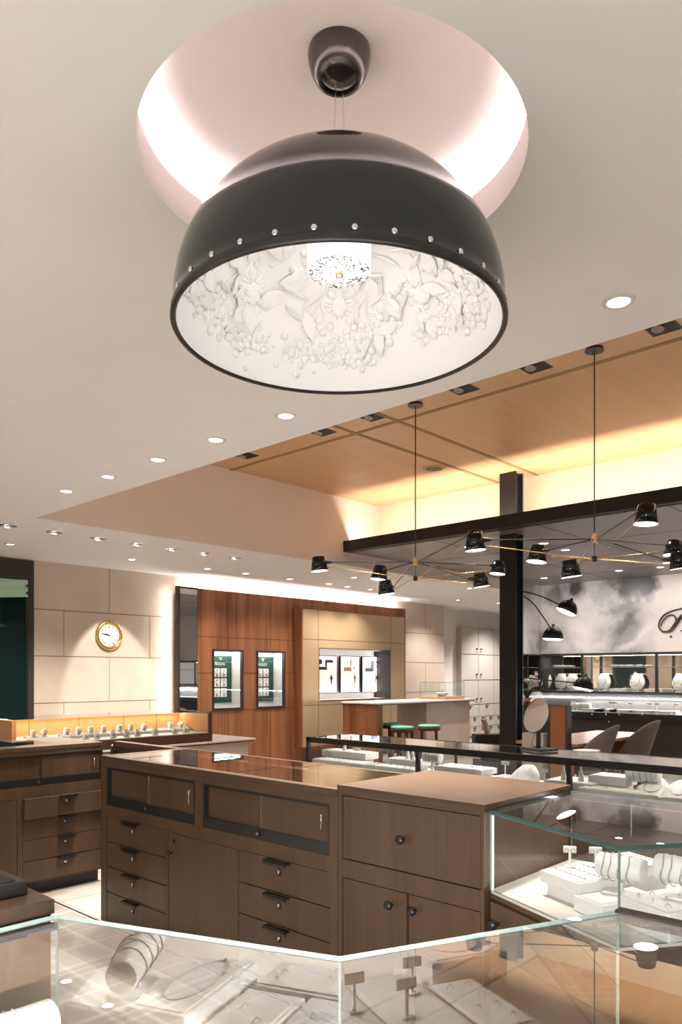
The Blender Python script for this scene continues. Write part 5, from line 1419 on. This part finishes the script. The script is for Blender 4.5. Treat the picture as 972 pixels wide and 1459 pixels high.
mb = MB(); mb.lathe([(.443, -.002), (.438, .02)] + outer_prof(ai, bi, zi), 96); mb.build('inner_shade', 'lamp_white', t)
# floral relief on the inner bowl
def ipt(th, ph):            # th from rim (0) to apex (pi/2), ph around
    p = Vector((ai * math.cos(th) * math.cos(ph), ai * math.cos(th) * math.sin(ph), zi + bi * math.sin(th)))
    nn = -Vector((p.x / ai ** 2, p.y / ai ** 2, (p.z - zi) / bi ** 2)).normalized()
    e1 = Vector((-math.sin(ph), math.cos(ph), 0)); e2 = nn.cross(e1)
    return p, Matrix((e1, e2, nn)).transposed().to_4x4()
mb = MB(); rr = random.Random(3)
def petal(T, L_, w, h, ang, off=0):
    mb.ball((0, 0, 0), (L_ / 2, w / 2, h), 7, 5, T=T @ Matrix.Rotation(ang, 4, 'Z') @ Matrix.Translation((L_ / 2 + off, 0, 0)))
def flower(th, ph, s, n):
    p, Rm = ipt(th, ph); T = Matrix.Translation(p) @ Rm @ Matrix.Rotation(rr.random() * 6, 4, 'Z')
    for q in range(n): petal(T, s, s * (.75 if n < 9 else .3), s * .16, q * 2 * PI / n, s * .22)
    mb.ball((0, 0, s * .1), (s * .34, s * .34, s * .22), 8, 5, T=T)
def berries(th, ph, s, n, spread):
    for q in range(n):
        p, Rm = ipt(th + rr.gauss(0, spread), ph + rr.gauss(0, spread) / max(.3, math.cos(th))); k = s * rr.uniform(.7, 1.2)
        mb.ball((0, 0, k * .2), (k, k, k * .8), 7, 5, T=Matrix.Translation(p) @ Rm)
def leaf(th, ph, L_, w, ang):
    p, Rm = ipt(th, ph); T = Matrix.Translation(p) @ Rm @ Matrix.Rotation(ang, 4, 'Z')
    vs = []; fs = []; n = 8
    for i in range(n + 1):
        v = i / n; ww = w * math.sin(PI * v) ** .8 * .5
        dz = -.0006 * 0
        for u, hh in ((-1, .001), (-.5, .007), (0, .002), (.5, .007), (1, .001)):
            x = L_ * v; y = ww * u; sag = -(x * x + y * y) / (2 * .43)
            vs.append((x, y, hh + .002 + .12 * L_ * math.sin(PI * v) * .3 - sag * -1 * -1 + (x * x) / (2 * .43) * 1.9))
    for i in range(n):
        for j in range(4): fs.append((i * 5 + j, i * 5 + j + 1, i * 5 + 6 + j, i * 5 + 5 + j))
    mb.add(vs, fs, 0, True, T)
def vine(th0, ph0, th1, ph1, r_=.004):
    pts = []
    for q in range(14):
        v = q / 13; p, Rm = ipt(th0 + (th1 - th0) * v, ph0 + (ph1 - ph0) * v + .06 * math.sin(v * 7)); pts.append(p + (Rm @ Vector((0, 0, .002))).to_3d())
    mb.tube(pts, r_, 5)
for q in range(18):
    ph = 2 * PI * q / 18 + rr.uniform(-.1, .1)
    vine(rr.uniform(.15, .3), ph, rr.uniform(.95, 1.15), ph + rr.uniform(-.35, .35), .005)
    for _ in range(5): leaf(rr.uniform(.40, 1.05), ph + rr.uniform(-.16, .16), rr.uniform(.065, .10), rr.uniform(.034, .052), rr.uniform(0, 6.28))
    for _ in range(7): leaf(rr.uniform(.25, 1.1), ph + rr.uniform(-.16, .16), rr.uniform(.06, .09), rr.uniform(.013, .020), rr.uniform(0, 6.28))
    flower(rr.uniform(.26, .50), ph, rr.uniform(.028, .040), rr.choice((5, 6, 5, 14))); flower(rr.uniform(.14, .30), ph + .17, rr.uniform(.018, .028), 5)
    flower(rr.uniform(.18, .38), ph + .1, rr.uniform(.016, .025), 6)
    if q % 2 == 0: flower(.58, ph + .12, .042, 16)
    berries(rr.uniform(.16, .36), ph + .08, .0125, 26, .075)
    berries(rr.uniform(.18, .40), ph - .06, .0105, 18, .06)
    berries(rr.uniform(.6, 1.0), ph + .2, .012, 6, .06)
mb.build('plaster_relief', 'lamp_white', t)
mb = MB(); mb.lathe([(.085, .165), (.088, .17), (.088, .26), (.094, .40)], 40); mb.build('diffuser_sleeve', glow('lamp_sleeve', (1, .97, .94), .9), t)
mb = MB(); mb.lathe([(.0005, .163), (.084, .163), (.086, .168)], 40); dk = mb.build('diffuser_disc', 'speckle', t)
mb = MB(); mb.lathe([(.0005, .150), (.010, .152), (.013, .160), (.010, .165)], 16); mb.build('finial', 'brass', dk)
for k in range(32):
    a = 2 * PI * k / 32 + math.atan2(-.6841, -.7294) + R(4.4); r_ = .4525
    mb = MB(); T = Matrix.Translation((r_ * math.cos(a), r_ * math.sin(a), .024)) @ Matrix.Rotation(a, 4, 'Z'); mb.ball((0, 0, 0), (.004, .0075, .0075), 10, 6, T=T); mb.build('rivet', 'chrome', t)
mb = MB(); mb.lathe([(.075, .440), (.075, .452), (.060, .462), (.030, .468), (.0005, .470)], 32); mb.build('top_cap', 'black', t)
apex = zc + b_o
cz = CEIL + .262 - LC.z
dx, dy = DC.x - LC.x, DC.y - LC.y
mb = MB()
for s in (-1, 1): mb.cyl((s * .012, -s * .012, apex + .02), (s * .006, -s * .006, cz - .08), .0018, .0018, 6)
mb.build('wires', 'chrome', t)
mb = MB(); mb.lathe([(.084, .012), (.087, 0), (.086, -.02), (.078, -.05), (.066, -.072), (.058, -.078)], 40, (0, 0, cz)); mb.lathe([(.058, -.078), (.054, -.068), (.050, -.072), (.02, -.080), (.0005, -.082)], 40, (0, 0, cz)); mb.build('canopy', plain('canopy_black', (.02, .016, .015), .12, spec=.7), t)
spot('lamp_beam', (LC.x, LC.y, LC.z + .12), 20, 130, .6, (1, .95, .90), (LC.x, LC.y, 0), .07)
p_ = point('lamp_fill', (LC.x, LC.y, LC.z + .09), 1.0, .06, (1, .97, .94))
# ring strip on hidden ledge of the recess
mb = MB(); mb.lathe([(DR + .03, .034), (DR + .03, .050), (DR + .07, .050), (DR + .07, .034)], 96, (DC.x, DC.y, CEIL)); o = mb.build('ring_strip_light', 'led_pink'); tag(o, 'hidden ring strip light on the ledge of the domed recess', 'strip light')

# showcase lighting strips
area('showcase_light', (2.93, .95, RT - .03), (-.55, 0, -1), (0, 1, 0), 1.0, .03, 2.5, (1, .96, .92))
area('showcase_light', (4.62, 2.3, 1.0), (-.5, 0, -1), (0, 1, 0), 3.9, .02, 8, (1, .96, .92))
area('showcase_light', (.43, .47, FT - .03), (.5, .5, -1), (-.36, .30, 0), .5, .03, 75, (1, .95, .92))
area('showcase_light', (-.2, .74, FT - .03), (.3, .8, -.8), (1, 0, 0), .5, .03, 34, (1, .95, .92))
area('showcase_light', (.83, -.1, FT - .03), (.6, .3, -1), (0, 1, 0), .5, .03, 13, (1, .95, .92))

# added fill spots out of view, bouncing off the floor to brighten the ceiling
for x in (-3.6, -2.0, -.4, 1.2):
    for y in (-3.6, -2.0, -.4, 1.2, 2.8, 4.4, 5.9):
        if x > 0 and y > -1: continue
        spot('added_fill_spot', (x, y, CEIL - .03), 230 if x > -1 else 400, 90 if x > -1 else 120, .9, (1, .975, .95), (x, y, 0), .06)
# ================================================================== CAMERA, WORLD, RENDER
cam = bpy.data.cameras.new('camera'); co = bpy.data.objects.new('camera', cam); COL.objects.link(co)
co.location = (0, 0, EYE)
co.rotation_euler = (PI / 2, 0, math.atan2(.6841, .7294) - PI / 2)
cam.sensor_fit = 'HORIZONTAL'; cam.sensor_width = 36; cam.lens = 36 * F / 972
cam.shift_x = 0; cam.shift_y = (HZ - 729.5) / 972; cam.clip_start = .02
SC.camera = co
w = bpy.data.worlds.new('ambient'); SC.world = w; w.use_nodes = True
bg = w.node_tree.nodes['Background']; bg.inputs[0].default_value = (1, .975, .955, 1); bg.inputs[1].default_value = .30
SC.view_settings.view_transform = 'Standard'; SC.view_settings.look = 'None'; SC.view_settings.gamma = 1; SC.view_settings.use_curve_mapping = False
SC.view_settings.exposure = 0.5
SC.cycles.transparent_max_bounces = 24; SC.cycles.max_bounces = 10; SC.cycles.glossy_bounces = 6; SC.cycles.diffuse_bounces = 5
SC.cycles.sample_clamp_indirect = 6; SC.cycles.caustics_reflective = False; SC.cycles.caustics_refractive = False
